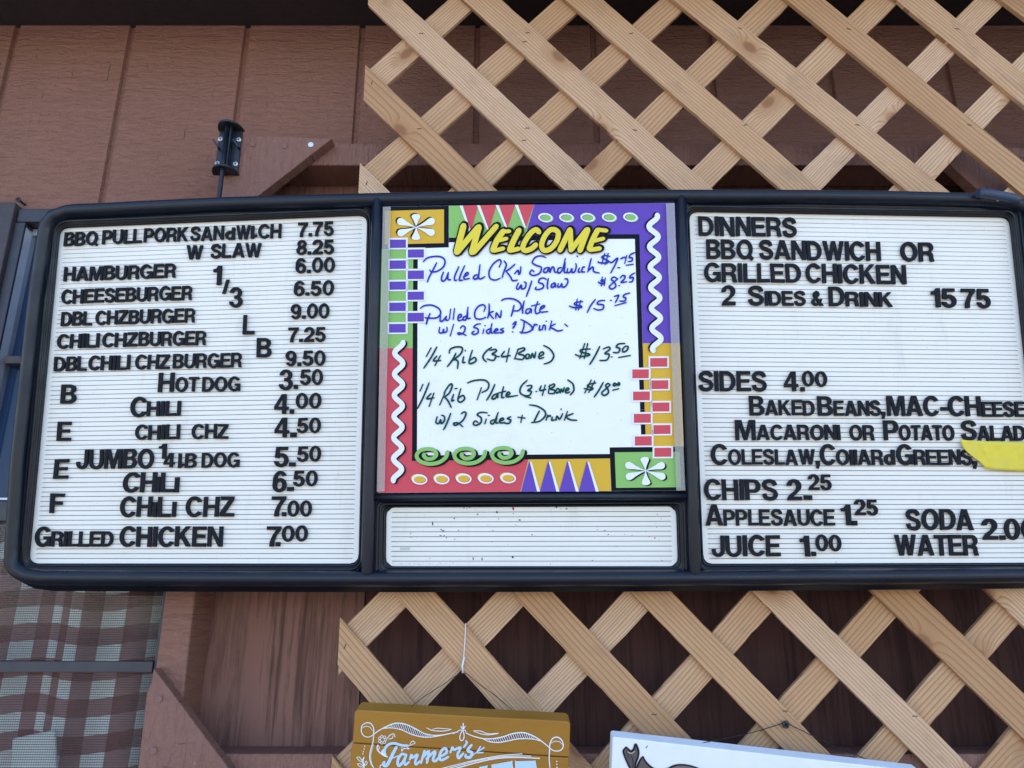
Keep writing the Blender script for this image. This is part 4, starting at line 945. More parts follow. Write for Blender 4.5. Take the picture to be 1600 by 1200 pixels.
S('SLAW', 'in the second row of the left panel', L, [('SLAW', 328, 407.8, 403.5, 400.6, 22)])
S('8.25', 'in the W SLAW row', L, [('8.25', 462.2, 521.6, 397.9, 396.3, 22.5)])
S('HAMBURGER', 'on the left panel', L, [('HAMBURGER', 98, 273.8, 439.4, 433.3, 22)])
S('1', 'at the upper left of the staggered 1/3', L, [('1', 331.5, 345, 445, 444.8, 30)])
S('/', 'between the staggered digits 1 and 3', L, [('/', 346.5, 357, 458.4, 458, 22)])
S('3', 'at the lower right of the staggered 1/3', L, [('3', 357, 378, 480, 479.4, 31)])
S('6.00', 'in the HAMBURGER row', L, [('6.00', 461, 522.8, 426.4, 424.6, 23)])
S('CHEESEBURGER', 'on the left panel', L, [('CHEESEBURGER', 94.3, 299, 474.4, 467.8, 22.3)])
S('6.50', 'in the CHEESEBURGER row', L, [('6.50', 458, 521, 462, 460.4, 23)])
S('DBL', 'before CHZBURGER', L, [('DBL', 93.8, 142, 509.4, 508, 22.3)])
S('CHZBURGER', 'in the DBL row priced 9.00', L, [('CHZBURGER', 147.8, 303.8, 507.5, 503, 22.3)])
S('9.00', 'in the DBL CHZBURGER row', L, [('9.00', 453.4, 514, 498, 496.6, 23)])
S('L', 'standing alone under the digit 3, left of 9.00', L, [('L', 378.4, 397, 522, 521.5, 30.5)])
S('CHILI', 'in front of CHZBURGER priced 7.25', L, [('CHILI', 87.8, 153.8, 544.5, 542.9, 22.6)])
S('CHZ', 'in the row priced 7.25', L, [('CHZ', 158, 213.4, 542.6, 540.8, 22.6)])
S('BURGER', 'in the row priced 7.25', L, [('BURGER', 215.3, 321, 540.8, 538.6, 22.6)])
S('7.25', 'in the CHILI CHZBURGER row', L, [('7.25', 449, 508, 534.4, 533.3, 23)])
S('B', 'standing alone diagonally below the lone L', L, [('B', 400, 423.4, 558, 557.4, 30.5)])
S('DBL', 'before CHILI in the row priced 9.50', L, [('DBL', 82.8, 133.8, 580.2, 579, 23)])
S('CHILI', 'in the row priced 9.50', L, [('CHILI', 136.6, 202, 579, 577.2, 23)])
S('CHZ', 'in the row priced 9.50', L, [('CHZ', 209.7, 264, 577.2, 575.8, 23)])
S('BURGER', 'in the row priced 9.50', L, [('BURGER', 268.8, 376.9, 575.8, 573.4, 23)])
S('9.50', 'in the DBL CHILI CHZ BURGER row', L, [('9.50', 445.3, 508, 571.6, 570.5, 23.5)])
S('B', 'at the top of the column spelling BEEF', L, [('B', 93, 117.3, 630, 629.6, 30)])
S('HOT', 'before DOG', L, [('H', 245.7, 270.3, 612.8, 612.4, 30.5), ('OT', 272.5, 309, 612, 611.5, 23)])
S('DOG', 'after HOT', L, [('DOG', 315, 374.4, 611.4, 610.8, 23)])
S('3.50', 'in the HOT DOG row', L, [('3', 434.6, 456.6, 609.2, 609, 31.5), ('.', 458.4, 465, 608, 608, 32), ('50', 467.8, 504, 601.4, 600.6, 24)])
S('CHILI', 'priced 4.00', L, [('C', 202, 227.5, 651.5, 651, 31.5), ('HILI', 228, 281, 649.8, 649, 23.3)])
S('4.00', 'beside the short CHILI row', L, [('4', 427.5, 450, 646.6, 646.4, 31), ('.', 451.9, 459, 646.2, 646, 32), ('00', 461.3, 501.2, 638.3, 637.7, 24)])
S('E', 'second in the column spelling BEEF', L, [('E', 87.3, 109, 689, 688.8, 30.5)])
S('CHILI', 'priced 4.50', L, [('CHILI', 209.7, 280, 687.3, 686.2, 23.5)])
S('CHZ', 'priced 4.50', L, [('CHZ', 298.4, 355.9, 686.2, 685, 23.5)])
S('4.50', 'in the CHILI CHZ row', L, [('4', 428, 451, 683.5, 683.2, 31), ('.', 452.8, 463, 683.2, 683, 32), ('50', 462.8, 500.6, 677, 676, 24)])
S('E', 'third in the column spelling BEEF', L, [('E', 82, 104.8, 748.8, 748.6, 31)])
S('JUMBO', 'on the left panel', L, [('JUMBO', 117.8, 238.8, 733, 731.6, 31)])
S('1', 'raised beside JUMBO in the quarter pound row', L, [('1', 246.8, 258.8, 717, 716.8, 24)])
S('4', 'beside the raised 1 in the JUMBO row', L, [('4', 254.3, 271.6, 730.4, 730.2, 23)])
S('LB', 'in the JUMBO row', L, [('^B', 277.2, 306, 731.2, 731, 23)])
S('DOG', 'in the JUMBO row', L, [('DOG', 314, 373, 730.9, 730.1, 23.5)])
S('5.50', 'in the JUMBO row', L, [('5', 427, 450, 729.6, 729.4, 32), ('.', 451, 461.3, 729, 729, 32), ('50', 463, 501, 721.4, 720.8, 24.5)])
S('CHILI', 'priced 6.50', L, [('CH', 189.7, 243, 770, 769.5, 31.5), ('I', 243.2, 248.9, 769.4, 769.4, 24), ('L', 249.7, 270.3, 769.4, 769.3, 31), ('I', 271.3, 278.4, 769.3, 769.2, 24)])
S('6.50', 'in the CHILI row below JUMBO', L, [('6', 424.7, 446.8, 768.6, 768.4, 32.5), ('.', 447.8, 458.4, 767.5, 767.5, 32), ('50', 457, 495.6, 760.4, 759.8, 24.5)])
S('F', 'at the foot of the column spelling BEEF', L, [('F', 76.3, 98.2, 801.8, 801.6, 31.5)])
S('CHILI', 'priced 7.00', L, [('CH', 186, 235.6, 808, 807.8, 32), ('I', 237.4, 243.4, 808.2, 808.2, 24), ('L', 245, 265.6, 808.2, 808.1, 32), ('I', 267.4, 273.8, 808, 808, 24)])
S('CHZ', 'priced 7.00', L, [('CHZ', 289, 365, 807.8, 807.4, 32)])
S('7.00', 'in the CHILI CHZ row below 6.50', L, [('7', 422.8, 445.3, 807, 807, 32), ('.', 439.7, 446.6, 806.8, 806.8, 32), ('00', 448, 486.6, 807, 806.8, 25)])
S('GRILLED', 'on the left panel', L, [('G', 52.8, 77.5, 854.6, 854.6, 31.5), ('RILLED', 78.2, 175.3, 854.3, 854.2, 24.5)])
S('CHICKEN', 'on the left panel', L, [('CHICKEN', 185, 346.9, 854.5, 854.3, 32)])
S('7.00', 'in the GRILLED CHICKEN row', L, [('7', 415.3, 437.8, 854.3, 854.2, 32), ('.', 430, 437.4, 854, 854, 32), ('00', 439.3, 480.4, 846.2, 846, 24.8)])
S('DINNERS', 'heading the right panel', Rp, [('DINNERS', 1092.3, 1246, 367.2, 369.8, 30)])
S('BBQ', 'on the right panel', Rp, [('BBQ', 1104.4, 1179, 403.8, 404.6, 30)])
S('SANDWICH', 'on the right panel', Rp, [('SANDWICH', 1187.5, 1377.4, 404.4, 407.4, 30)])
S('OR', 'after SANDWICH on the right panel', Rp, [('OR', 1408.8, 1461, 407.6, 408.4, 30)])
S('GRILLED', 'on the right panel', Rp, [('GRILLED', 1101, 1253, 440, 441.4, 29.7)])
S('CHICKEN', 'on the right panel', Rp, [('CHICKEN', 1260, 1417.6, 441.6, 443.6, 30)])
S('2', 'before SIDES and DRINK', Rp, [('2', 1128, 1150, 476.5, 476.8, 31)])
S('SIDES', 'in the row with DRINK', Rp, [('S', 1169.7, 1194.5, 476.3, 476.6, 30.5), ('IDES', 1196, 1260, 476.9, 477.4, 23)])
S('&', 'between SIDES and DRINK', Rp, [('&', 1268.7, 1287.8, 477.4, 477.6, 23)])
S('DRINK', 'on the right panel', Rp, [('D', 1296, 1321, 478.2, 478.4, 30.5), ('RINK', 1322.5, 1396, 478.6, 479.4, 23)])
S('15', 'in the DRINK row', Rp, [('15', 1457, 1496.3, 480, 480.4, 30)])
S('75', 'in the DRINK row', Rp, [('75', 1504.4, 1549.8, 480.6, 481.2, 30.3)])
S('SIDES', 'in the row priced 4.00', Rp, [('SIDES', 1092.3, 1199, 611, 611.2, 31.5)])
S('4.00', 'in the SIDES row', Rp, [('4', 1226, 1248.4, 611.4, 611.4, 31), ('.', 1251.6, 1258.4, 611.2, 611.2, 32), ('00', 1254.4, 1293.8, 603.5, 603.8, 24)])
S('BAKED', 'on the right panel', Rp, [('B', 1172, 1195.6, 649, 649, 31), ('AKED', 1196.6, 1274.3, 649, 649.2, 24)])
S('BEANS', 'on the right panel', Rp, [('B', 1279, 1302.8, 649.2, 649.2, 31), ('EANS', 1304, 1377.8, 649.3, 649.6, 24)])
S(',', 'after BEANS', Rp, [(',', 1378.4, 1384.4, 648.5, 648.5, 25)])
S('MAC', 'on the right panel', Rp, [('MAC', 1387.8, 1468.8, 649.8, 650, 31.5)])
S('-', 'between MAC and CHEESE', Rp, [('-', 1471.6, 1482.8, 650, 650, 31)])
S('CHEESE', 'on the right panel', Rp, [('CH', 1483.4, 1535.3, 650, 650.2, 31.5), ('EESE', 1536, 1603.8, 651, 651.4, 24)])
S('MACARONI', 'on the right panel', Rp, [('M', 1149.6, 1181.5, 687.8, 687.8, 32), ('ACARONI', 1182.8, 1314.6, 687.4, 687.6, 24.2)])
S('OR', 'between MACARONI and POTATO', Rp, [('OR', 1329, 1367.9, 687.9, 688, 24.4)])
S('POTATO', 'on the right panel', Rp, [('P', 1382, 1405.4, 688, 688, 31.5), ('OTATO', 1406.4, 1493, 688.2, 688.4, 24.3)])
S('SALAD', 'on the right panel', Rp, [('S', 1503.8, 1528, 688, 688.2, 31), ('ALAD', 1529, 1604.7, 688.6, 688.9, 24)])
S('COLESLAW', 'on the right panel', Rp, [('C', 1111.6, 1137.6, 726.2, 726.2, 32.5), ('OLESLAW', 1138.8, 1275, 726.2, 726.3, 24.5)])
S(',', 'after COLESLAW', Rp, [(',', 1275.6, 1282, 725.8, 725.8, 27)])
S('COIIARd', 'on the right panel', Rp, [('C', 1282.4, 1306.8, 726.3, 726.3, 32.5), ('OIIAR', 1307.9, 1381.8, 726.5, 726.5, 24.5), ('d', 1382.8, 1400, 726.5, 726.5, 24)])
S('GREENS', 'on the right panel', Rp, [('G', 1402.8, 1428.6, 726.3, 726.3, 32.5), ('REENS', 1430, 1521, 726.5, 726.5, 24.5)])
S(',', 'after GREENS at the torn yellow tape', Rp, [(',', 1521.4, 1528, 726, 726, 27)])
S('CHIPS', 'on the right panel', Rp, [('CHIPS', 1101, 1216.6, 781.6, 781.6, 33)])
S('2.25', 'in the CHIPS row', Rp, [('2', 1230.6, 1253.7, 781.8, 781.8, 33), ('.', 1256.9, 1270, 781.6, 781.6, 36), ('25', 1264, 1300.4, 766, 766, 25)])
S('APPLESAUCE', 'on the right panel', Rp, [('A', 1102.8, 1130.6, 821.6, 821.6, 33), ('PPLESAUCE', 1131.6, 1305.6, 821.6, 821.4, 25.5)])
S('1.25', 'in the APPLESAUCE row', Rp, [('1', 1316.3, 1331.5, 821.2, 821.2, 32.5), ('.', 1332.4, 1340.7, 821, 821, 36), ('25', 1336.6, 1373, 805.2, 805.2, 25)])
S('JUICE', 'on the right panel', Rp, [('JUICE', 1112.9, 1220.9, 869.9, 869.4, 33.3)])
S('1.00', 'in the JUICE row', Rp, [('1', 1252, 1267, 869.4, 869.3, 33), ('.', 1269, 1276, 869, 869, 33), ('00', 1275.6, 1316, 861.3, 861.2, 25.5)])
S('SODA', 'above WATER', Rp, [('SODA', 1417.8, 1522.8, 828.4, 828.4, 33)])
S('WATER', 'below SODA', Rp, [('WATER', 1400.3, 1530.6, 868.8, 868.4, 33)])
S('2.00', 'beside SODA and WATER', Rp, [('2', 1537, 1561, 843.8, 843.8, 33), ('.', 1563.5, 1572, 843.4, 843.4, 34), ('00', 1572, 1623, 843.4, 843.4, 33)])
print('letters', NL[0])

# torn yellow tape over the greens row
bm = bmesh.new()
TP = [(1500.6, 687.3), (1520, 688.2), (1545, 689.4), (1575, 690.2), (1610, 691.6), (1645, 693), (1648, 737.5), (1610, 736.6), (1575, 735.6), (1555, 733.8), (1538, 731.6), (1534.6, 725.2), (1526, 718.4), (1517, 711.2), (1508.4, 704.4), (1503.6, 698)]
top = TP[:6]; bot = TP[6:]
cols = 26; rows_ = 9; grid = []
def edge_y(x, pts):
    pts = sorted(pts)
    for (xa, ya), (xb, yb) in zip(pts, pts[1:]):
        if xa <= x <= xb: return ya + (yb - ya) * (x - xa) / (xb - xa)
    return pts[0][1] if x < pts[0][0] else pts[-1][1]
tr = random.Random(2)
for i in range(cols + 1):
    x = 1500.6 + (1646 - 1500.6) * i / cols; ya, yb = edge_y(x, top), edge_y(x, bot)
    if i == 0: yb = ya + 1.5
    for j in range(rows_ + 1):
        y = ya + (yb - ya) * j / rows_
        dd = .0168 + .0009 * math.sin(x * .21 + y * .1) * math.sin(y * .25 + 1) + .0005 * math.sin(x * .5 - y * .3)
        grid.append((bm.verts.new(BRD.at(x, y + (tr.uniform(-.3, .3) if j in (0, rows_) else 0), dd))))
for i in range(cols):
    for j in range(rows_):
        a = i * (rows_ + 1) + j; bm.faces.new((grid[a], grid[a + rows_ + 1], grid[a + rows_ + 2], grid[a + 1])).smooth = True
def tape_mat():
    m = mat('yellow_paper_tape', (.80, .62, .03), .55, .3); q = NB(m); P = q.obj()
    n = q.noise(P, 60, 5, .6); q.link(q.mix(q.mapr(n, .35, .7, 0, 1), (.86, .69, .05), (.78, .65, .10)), q.b.inputs['Base Color']); q.bump(q.noise(P, 90, 4), .5, .002)
    t = q.t; tr_ = q.n('ShaderNodeBsdfTransparent'); mx = q.n('ShaderNodeMixShader'); mx.inputs[0].default_value = .84
    t.links.new(tr_.outputs[0], mx.inputs[1]); t.links.new(q.b.outputs[0], mx.inputs[2]); t.links.new(mx.outputs[0], t.nodes['Material Output'].inputs[0]); return m
tp = finish('tape_strip', bm, tape_mat(), recalc=False)
md = tp.modifiers.new('thick', 'SOLIDIFY'); md.thickness = .0003
tag(tp, 'torn strip of yellow tape stuck over the end of the COLLARD GREENS row', 'tape')

# ---------------------------------------------------------------- bracket with rod, loose screw
def screw_head(bm, c, r, mi=0, mh=1):
    tube(bm, [c + Vector((0, -.0016, 0)), c + Vector((0, -.0006, 0)), c + Vector((0, .004, 0))], [r * .7, r, r * .8], 16, mi)
    for ang in (20, 110):
        a = Vector((math.cos(R(ang)), 0, math.sin(R(ang)))) * r * .62; b = Vector((-a.z, 0, a.x)) * .22
        vs = [bm.verts.new(c + p + Vector((0, -.0019 - .0001 * (ang > 90), 0))) for p in (a + b, -a + b, -a - b, a - b)]; bm.faces.new(vs).material_index = mh
bc = wp(361, 236, 1.030); bt = wp(358, 203, 1.030); bb = wp(354, 271, 1.030)
brk = thing('rod_bracket', bc, 'black steel bracket with half round flanges gripping a rod above the menu board', 'bracket')
hw = .0178; x0 = (bt.x + bb.x) / 2 + .001
bm = bmesh.new(); box(bm, x0 - hw, x0 + hw, 1.0295, 1.0335, bb.z, bt.z); finish('back_plate', bm, M_black, brk, bevel=.0008)
for z in (bt.z, bb.z):
    bm = bmesh.new(); q = [(x0 + hw * 1.12 * math.cos(R(a)), 1.0335 - .0285 * math.sin(R(a))) for a in range(0, 181, 10)]
    prism(bm, [(x, y, z + .0018) for x, y in q], [(x, y, z - .0018) for x, y in q]); finish('flange', bm, M_black, brk, bevel=.0008)
for sx in (-.003, .004):
    bm = bmesh.new(); box(bm, x0 + sx - .0012, x0 + sx + .0012, 1.018, 1.0294, bb.z + .002, bt.z - .002); finish('rib', bm, M_black, brk)
for px, py, mi in ((344.8, 217.5, 0), (373, 218.5, 0), (340, 255.5, 0), (368, 256.5, 0)):
    bm = bmesh.new(); screw_head(bm, wp(px, py, 1.029), .0042); finish('screw', bm, [M_screwz, M_hole], brk)
bm = bmesh.new(); tube(bm, [wp(354.5, 199, 1.016), wp(348, 262, 1.016), wp(341.5, 318, 1.006), wp(336, 372, .998)], .0033, 12)
finish('rod', bm, M_black, brk)
for sx in (-1, 1):
    bm = bmesh.new(); p = Vector((x0 + sx * .0155 - .002, 1.024, bc.z + .008)); prism(bm, [p + Vector(q) for q in ((-.006, -.004, .006), (.003, -.004, -.007), (.006, -.004, -.007), (-.003, -.004, .007))], [p + Vector(q) for q in ((-.006, .005, .006), (.003, .005, -.007), (.006, .005, -.007), (-.003, .005, .007))])
    finish('latch', bm, M_black, brk)
bm = bmesh.new(); c = wp(28, 311.5, 1.086); tube(bm, [c, c + Vector((0, .002, 0)), c + Vector((.0015, .004, -.001)), c + Vector((.004, .015, -.002))], [.0045, .0046, .0018, .0018], 12)
for ang in (30, 120):
    a = Vector((math.cos(R(ang)), 0, math.sin(R(ang)))) * .003; b = Vector((-a.z, 0, a.x)) * .2
    bm.faces.new([bm.verts.new(c + p + Vector((0, -.0003 - .0001 * (ang > 90), 0))) for p in (a + b, -a + b, -a - b, a - b)]).material_index = 1
s = finish('screw', bm, [M_rust, M_hole]); tag(s, 'rusty cross-head screw sticking out of the siding above the window corner', 'screw')

# ---------------------------------------------------------------- hanging signs
def ssurf(x, y, d=0.0): return SGN.at(x, y, d)
S1 = lambda x, y: (545 + x / 8.889, 1090 + y / 8.889)
S2 = lambda x, y: (715 + x / 8.421, 1090 + y / 8.421)
S3 = lambda x, y: (940 + x / 11.43, 1140 + y / 11.43)
fs = thing('farmers_sign', SGN.at(716, 1500), "mustard brown plank sign lettered Farmer's in white script, hanging below the board", 'sign')
def gold():
    m = mat('mustard_paint', (.36, .165, .022), .5, .3); q = NB(m); P = q.obj()
    n = q.noise(q.scaled(P, (8, 20, 20)), 1.0, 5, .6); f = q.noise(q.scaled(P, (30, 260, 260)), 1.0, 4, .6)
    c = q.mix(q.mapr(n, .3, .7, 0, 1), (.38, .178, .024), (.32, .142, .018)); e = q.mapr(q.noise(P, 130, 3, .6), .70, .76, 0, .45)
    q.link(q.mix(e, c, (.45, .27, .09)), q.b.inputs['Base Color']); q.bump(f, .3, .001); return m
M_gold = gold()
def plank(pts):
    bm = bmesh.new(); prism(bm, [SGN.at(x, y) for x, y in pts], [SGN.at(x, y) + SGN.n * .030 + Vector((.0 if x > 700 else .0, 0, 0)) for x, y in pts])
    return finish('plank', bm, M_gold, fs, bevel=.0014)
plank([(559.6, 1109.4), (886.4, 1127), (891.2, 1131), (889.6, 1183.2), (725, 1172.2), (552, 1161), (551, 1158.6), (554, 1113)])
plank([(551, 1162), (725, 1173.2), (889, 1184.4), (887, 1250), (884, 1290), (545, 1268), (548.4, 1171)])
plank([(545, 1269.2), (884, 1291.2), (878, 1400), (538, 1380)])
bm = bmesh.new(); SJ = [0]
def sk(fn, pts, wd, mi=0, k=5, taper=.3):
    SJ[0] += 1; ribbon(bm, [fn(*p) for p in pts], wd, ssurf, mi, k=k, taper=taper, d0=-.0003 - .00003 * (SJ[0] % 14), grad=.0001)
for fn, pts, wd in (
    (S1, [(345, 510), (290, 545), (215, 535), (175, 470), (185, 390), (250, 350), (310, 365), (345, 430), (345, 510), (335, 620), (300, 740), (290, 840), (310, 920), (350, 985), (372, 1040)], 1.5),
    (S1, [(185, 425), (230, 400), (290, 410), (330, 460)], 1.0), (S1, [(345, 650), (312, 760), (305, 850), (325, 930), (365, 1010)], .9),
    (S1, [(345, 510), (430, 450), (530, 400), (620, 362), (700, 355), (800, 375), (920, 430), (1050, 500), (1180, 525), (1290, 520), (1400, 500), (1520, 475)], 1.9),
    (S1, [(470, 430), (560, 420), (640, 425), (740, 450), (850, 500), (960, 535), (1080, 550), (1200, 540), (1300, 522)], 1.6),
    (S1, [(1080, 420), (1160, 455), (1260, 465), (1350, 460), (1425, 440)], 1.3), (S1, [(1160, 442), (1230, 425), (1320, 430), (1425, 440)], 1.0),
    (S2, [(5, 440), (40, 425), (75, 450), (85, 520), (60, 565), (30, 545), (35, 490), (60, 440), (100, 430), (110, 465)], 1.5), (S2, [(70, 415), (76, 340)], 2.6), (S2, [(42, 378), (70, 412), (102, 375)], 1.8),
    (S2, [(-60, 480), (5, 440)], 1.2),
    (S2, [(110, 465), (200, 505), (340, 540), (470, 540), (600, 515), (720, 475), (850, 460), (940, 480), (1040, 530), (1140, 600), (1210, 660)], 1.9),
    (S2, [(340, 545), (420, 580), (540, 590), (660, 570), (780, 545), (880, 540), (990, 545), (1090, 570)], 1.6),
    (S2, [(1210, 660), (1270, 700), (1350, 695), (1390, 640), (1370, 560), (1310, 520), (1250, 540), (1215, 610), (1210, 700), (1205, 800), (1215, 926), (1222, 1010)], 1.8), (S2, [(1230, 600), (1280, 575), (1340, 580), (1380, 620)], 1.0),
    (S2, [(205, 438), (300, 440), (400, 475), (540, 468)], 1.3), (S2, [(220, 445), (300, 475), (400, 490), (530, 475)], 1.2)): sk(fn, pts, wd)
def yat(pts, x):
    for (xa, ya), (xb, yb) in zip(pts, pts[1:]):
        if xa <= x <= xb: return ya + (yb - ya) * (x - xa) / (xb - xa)
    return pts[-1][1]
u1 = [(530, 400), (620, 362), (700, 355), (800, 375), (920, 430), (1050, 500), (1180, 525), (1290, 520)]; l1 = [(470, 430), (560, 420), (640, 425), (740, 450), (850, 500), (960, 535), (1080, 550), (1200, 540), (1300, 522)]
for i in range(24):
    x = 590 + i * 24; sk(S1, [(x + 14, yat(u1, x + 14)), (x - 12, yat(l1, x - 12))], .85, taper=0); sk(S1, [(x + 26, yat(u1, x + 26) + 8), (x, yat(l1, x) - 8)], 1.0, 1, taper=0)
u2 = [(340, 540), (470, 540), (600, 515), (720, 475), (850, 460), (940, 480), (1040, 530), (1140, 600)]; l2 = [(340, 545), (420, 580), (540, 590), (660, 570), (780, 545), (880, 540), (990, 545), (1090, 570)]
for i in range(21):
    x = 420 + i * 29; sk(S2, [(x - 14, yat(u2, x - 14)), (x + 14, yat(l2, x + 14))], .95, taper=0); sk(S2, [(x, yat(u2, x) + 8), (x + 27, yat(l2, x + 27) - 8)], 1.1, 1, taper=0)
# script lettering
for fn, pts, wd in (
    (S1, [(510, 800), (495, 740), (520, 680), (570, 645), (640, 635), (720, 660), (820, 668)], 4.2), (S1, [(660, 690), (612, 780), (565, 880), (520, 945), (480, 930), (492, 900)], 5.2), (S1, [(580, 850), (690, 808)], 2.2),
    (S1, [(790, 795), (735, 785), (690, 845), (678, 910), (700, 945), (755, 890), (798, 800)], 4.4), (S1, [(800, 790), (775, 890), (785, 935), (835, 895)], 3.6),
    (S1, [(848, 860), (872, 790), (885, 835), (955, 790), (925, 880), (932, 930), (985, 885)], 3.8), (S1, [(1052, 740), (1002, 905)], 4.4), (S1, [(1030, 830), (1112, 742), (1085, 905)], 4.2), (S1, [(1080, 850), (1200, 745), (1170, 860), (1205, 880), (1262, 820)], 4.2),
    (S1, [(1270, 820), (1358, 765), (1342, 705), (1290, 735), (1258, 825), (1290, 868), (1380, 825)], 4.2), (S1, [(1412, 760), (1440, 690), (1462, 725), (1552, 692), (1510, 790), (1530, 842), (1590, 775)], 3.8),
    (S2, [(112, 570), (120, 600), (82, 650)], 3.4), (S2, [(0, 800), (30, 770), (70, 735)], 2.6), (S2, [(182, 625), (132, 695), (190, 725), (165, 785), (112, 782), (105, 755)], 4.6), (S2, [(165, 785), (250, 720), (350, 662)], 1.6),
    (S2, [(258, 712), (300, 645)], 3.0), (S2, [(262, 728), (335, 722)], 2.6), (S2, [(300, 690), (350, 655)], 2.6)): sk(fn, pts, wd, 2, taper=.15)
# painted twig, flower, dots and rules
for i in range(7):
    a = 2 * math.pi * i / 7; c = (468 + 42 * math.cos(a), 585 + 46 * math.sin(a)); sk(S1, [(c[0] + 18 * math.cos(b), c[1] + 18 * math.sin(b)) for b in [k * math.pi / 3 for k in range(7)]], .9, taper=0)
for pts, wd in (([(530, 570), (575, 520), (625, 505), (642, 550)], 1.4), ([(555, 575), (600, 565), (615, 525)], 1.2), ([(400, 660), (395, 715), (440, 770), (540, 825)], 2.0), ([(405, 655), (425, 700), (400, 740)], 1.2), ([(480, 725), (462, 760), (505, 800)], 2.6),
                ([(450, 780), (480, 800), (520, 820)], 2.2), ([(840, 670), (880, 605), (920, 630), (850, 665)], 1.2), ([(740, 690), (735, 745), (770, 705), (840, 712), (810, 690)], 1.3), ([(110, 830), (150, 830), (195, 895), (140, 870), (112, 832)], 1.2),
                ([(118, 920), (160, 920), (215, 965), (150, 955), (120, 922)], 1.2), ([(212, 830), (195, 880), (215, 970)], 2.2), ([(245, 880), (255, 915), (218, 945), (228, 900), (245, 880)], 1.2), ([(430, 985), (440, 945), (470, 930)], 1.4)): sk(S1, pts, wd)
for x, y, r in ((222, 675, .9), (214, 714, 1), (203, 752, 1), (195, 782, 1)): poly(bm, ellipse(*S1(x, y), r, r, 10), ssurf, -.0004, 0)
for x, y in ((1305, 840), (1305, 880), (1308, 918)): poly(bm, ellipse(*S2(x, y), 1.1, 1.1, 10), ssurf, -.0004, 0)
for pts, wd in (([(-320, 960), (0, 880), (200, 830), (450, 780), (640, 755), (850, 740)], 1.3), ([(-330, 985), (0, 900), (250, 832), (500, 787), (700, 770), (965, 768)], 1.3), ([(-340, 1010), (0, 925), (250, 855), (520, 800), (800, 787), (1080, 800)], 1.8)): sk(S2, pts, wd, taper=.1)
for q in ([(285, 912), (400, 890), (380, 960), (330, 1000), (290, 960)], [(445, 888), (720, 840), (728, 1040), (455, 1050)], [(755, 838), (1025, 830), (1040, 1040), (762, 1045)]): poly(bm, [S2(*p) for p in q], ssurf, -.0005, 2)
for q in ([(440, 888), (725, 838)], [(712, 830), (730, 940)], [(760, 828), (764, 940)], [(1018, 825), (1045, 940)]): sk(S2, q, 1.1)
finish('painted_lettering', bm, [ink('sign_white', (.78, .80, .82)), ink('sign_dark_red', (.10, .035, .02)), ink('sign_pale_blue', (.50, .66, .84))], fs, recalc=False)

ws = thing('white_canvas_sign', SGN.at(1180, 1400), 'white canvas sign with a dark animal drawing, tilted at the lower right', 'sign')
bm = bmesh.new(); q = [(957.5, 1153.5), (960, 1151.5), (1385, 1199.5), (1440, 1206), (1425, 1420), (950, 1400), (955.5, 1200)]
prism(bm, [SGN.at(x, y, -.002) for x, y in q], [SGN.at(x, y, -.002) + SGN.n * .022 for x, y in q]); finish('canvas', bm, plastic('white_canvas', (.80, .82, .85), .7, .04, 30, .5), ws, bevel=.003)
bm = bmesh.new()
w_ = lambda x, y, d=0.0: SGN.at(x, y, -.002 + d)
g1 = [(440, 310), (480, 350), (525, 385), (570, 350), (605, 260), (638, 310), (662, 400), (650, 490), (612, 600), (600, 760), (520, 760), (440, 560), (395, 440), (390, 370)]
g2 = [(738, 480), (790, 575), (880, 665), (960, 700), (1010, 740), (640, 760), (650, 640), (690, 540)]
g3 = [(1010, 745), (1180, 690), (1300, 645), (1420, 630), (1600, 655), (1800, 720), (1900, 800), (1000, 800)]
poly(bm, [S3(*p) for p in g1], w_, -.0003, 0); poly(bm, [S3(*p) for p in g2], w_, -.00035, 0); poly(bm, [S3(*p) for p in g3], w_, -.0004, 2)
for i, (pts, wd) in enumerate((([*g1[:9], (600, 700), (595, 760)], 2.9), ([(440, 310), (390, 370), (398, 440), (445, 560), (520, 720), (530, 760)], 2.6), ([(738, 480), (690, 540), (640, 650), (620, 760)], 2.6), ([(738, 480), (790, 575), (880, 665), (980, 715), (1100, 720), (1200, 690), (1300, 645), (1420, 628), (1600, 652), (1800, 720)], 2.8), ([(520, 440), (560, 560), (560, 700)], 1.0), ([(450, 400), (500, 540)], 1.0))):
    ribbon(bm, [S3(*p) for p in pts], wd, w_, 1, d0=-.0008 - .00006 * i, grad=.0001, taper=.3)
ribbon(bm, [S3(790, 330), S3(820, 290)], .9, w_, 1, d0=-.0006); ribbon(bm, [S3(470, 400), S3(530, 425), S3(590, 390)], 1.5, w_, 3, d0=-.0016)
finish('animal_drawing', bm, [ink('drawing_grey_brown', (.13, .10, .095), .7), ink('drawing_charcoal', (.018, .016, .020), .7), ink('drawing_taupe', (.20, .16, .15), .7), ink('drawing_pale', (.45, .42, .42), .7)], ws, recalc=False)

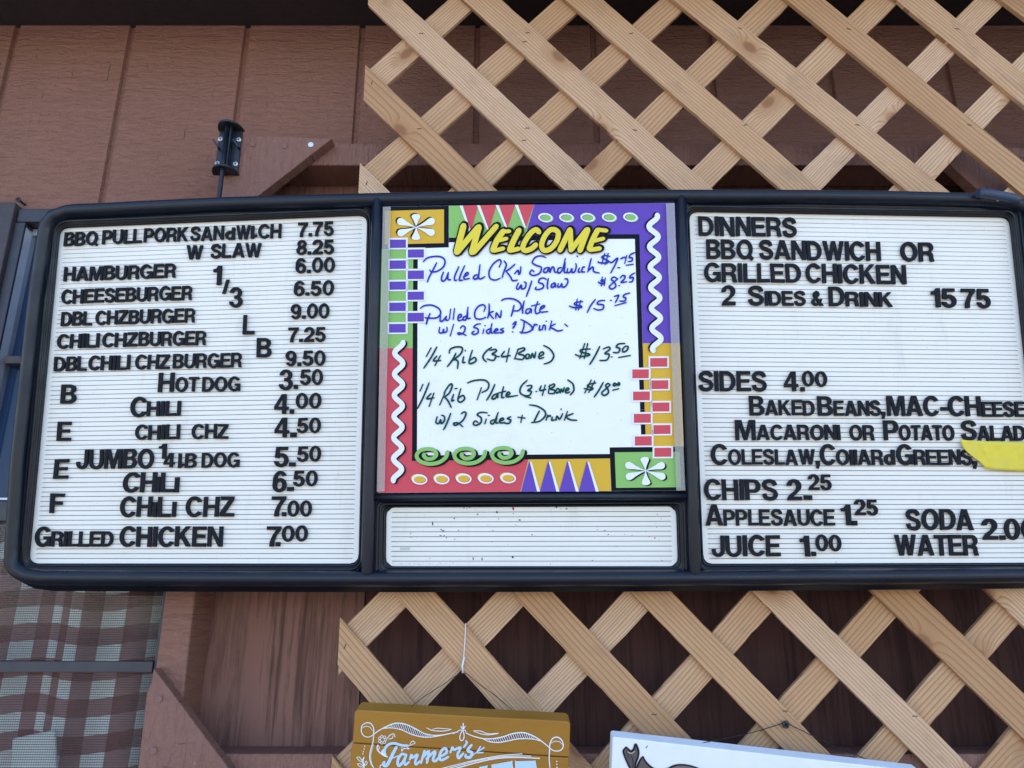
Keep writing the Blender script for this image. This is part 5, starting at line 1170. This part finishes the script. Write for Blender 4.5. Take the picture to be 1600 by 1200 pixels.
# wires that carry the signs
M_wire = plastic('black_wire', (.012, .012, .014), .5)
def wire(pts, r=.0004):
    bm = bmesh.new(); P = [Vector(p) for p in pts]; Q = smooth_pts(P, 5); tube(bm, Q, r, 6); return bm
tie = [LAT.at(727.5, 974, -.0090), LAT.at(726.5, 1000, -.0105), LAT.at(724.5, 1026, -.0105), LAT.at(723, 1040, -.009), LAT.at(723.5, 1052, -.009)]
bm = wire(tie, .0007); tube(bm, [LAT.at(725.5, 1026, -.0112), LAT.at(722.3, 1040, -.0105), LAT.at(723.2, 1052, -.0095)], .0013, 6)
t = finish('cable_tie', bm, plastic('white_nylon', (.75, .78, .82), .4)); tag(t, 'thin white cable tie looped round a lattice slat above the mustard sign', 'cable tie')
bm = wire([SGN.at(640, 1107, .024), SGN.at(655, 1094, .026), LAT.at(690, 1071, -.011), LAT.at(723.3, 1051.5, -.0105), LAT.at(745, 1066, -.0105), LAT.at(775, 1088, -.011), SGN.at(806, 1114, .024), SGN.at(815, 1122, .024)])
t = finish('hanging_wire', bm, M_wire); tag(t, 'black wire from the cable tie down to the mustard sign', 'wire')
bm = wire([SGN.at(1085, 1168, .014), SGN.at(1100, 1160.5, .012), LAT.at(1170, 1146, -.02), LAT.at(1222, 1130.5, -.0125), LAT.at(1229, 1128, -.0125), LAT.at(1236, 1133, -.0125), LAT.at(1300, 1164, -.02), SGN.at(1370, 1193, .012), SGN.at(1390, 1203, .014)], .0005)
t = finish('hanging_wire', bm, M_wire); tag(t, 'fine black wire from the lattice screw down to the white sign', 'wire')
bm = bmesh.new(); c = LAT.at(1228.5, 1132.5, -.014)
tube(bm, [c, c + Vector((0, .002, 0)), c + Vector((0, .005, 0)), c + Vector((0, .012, 0))], [.0042, .0048, .0020, .0018], 16)
for ang in (25, 115):
    a = Vector((math.cos(R(ang)), 0, math.sin(R(ang)))) * .0032; b = Vector((-a.z, 0, a.x)) * .22
    bm.faces.new([bm.verts.new(c + p + Vector((0, -.0003 - .0001 * (ang > 90), 0))) for p in (a + b, -a + b, -a - b, a - b)]).material_index = 1
t = finish('screw', bm, [M_black, M_hole]); tag(t, 'black cross-head screw in a lattice slat holding the white sign wire', 'screw')
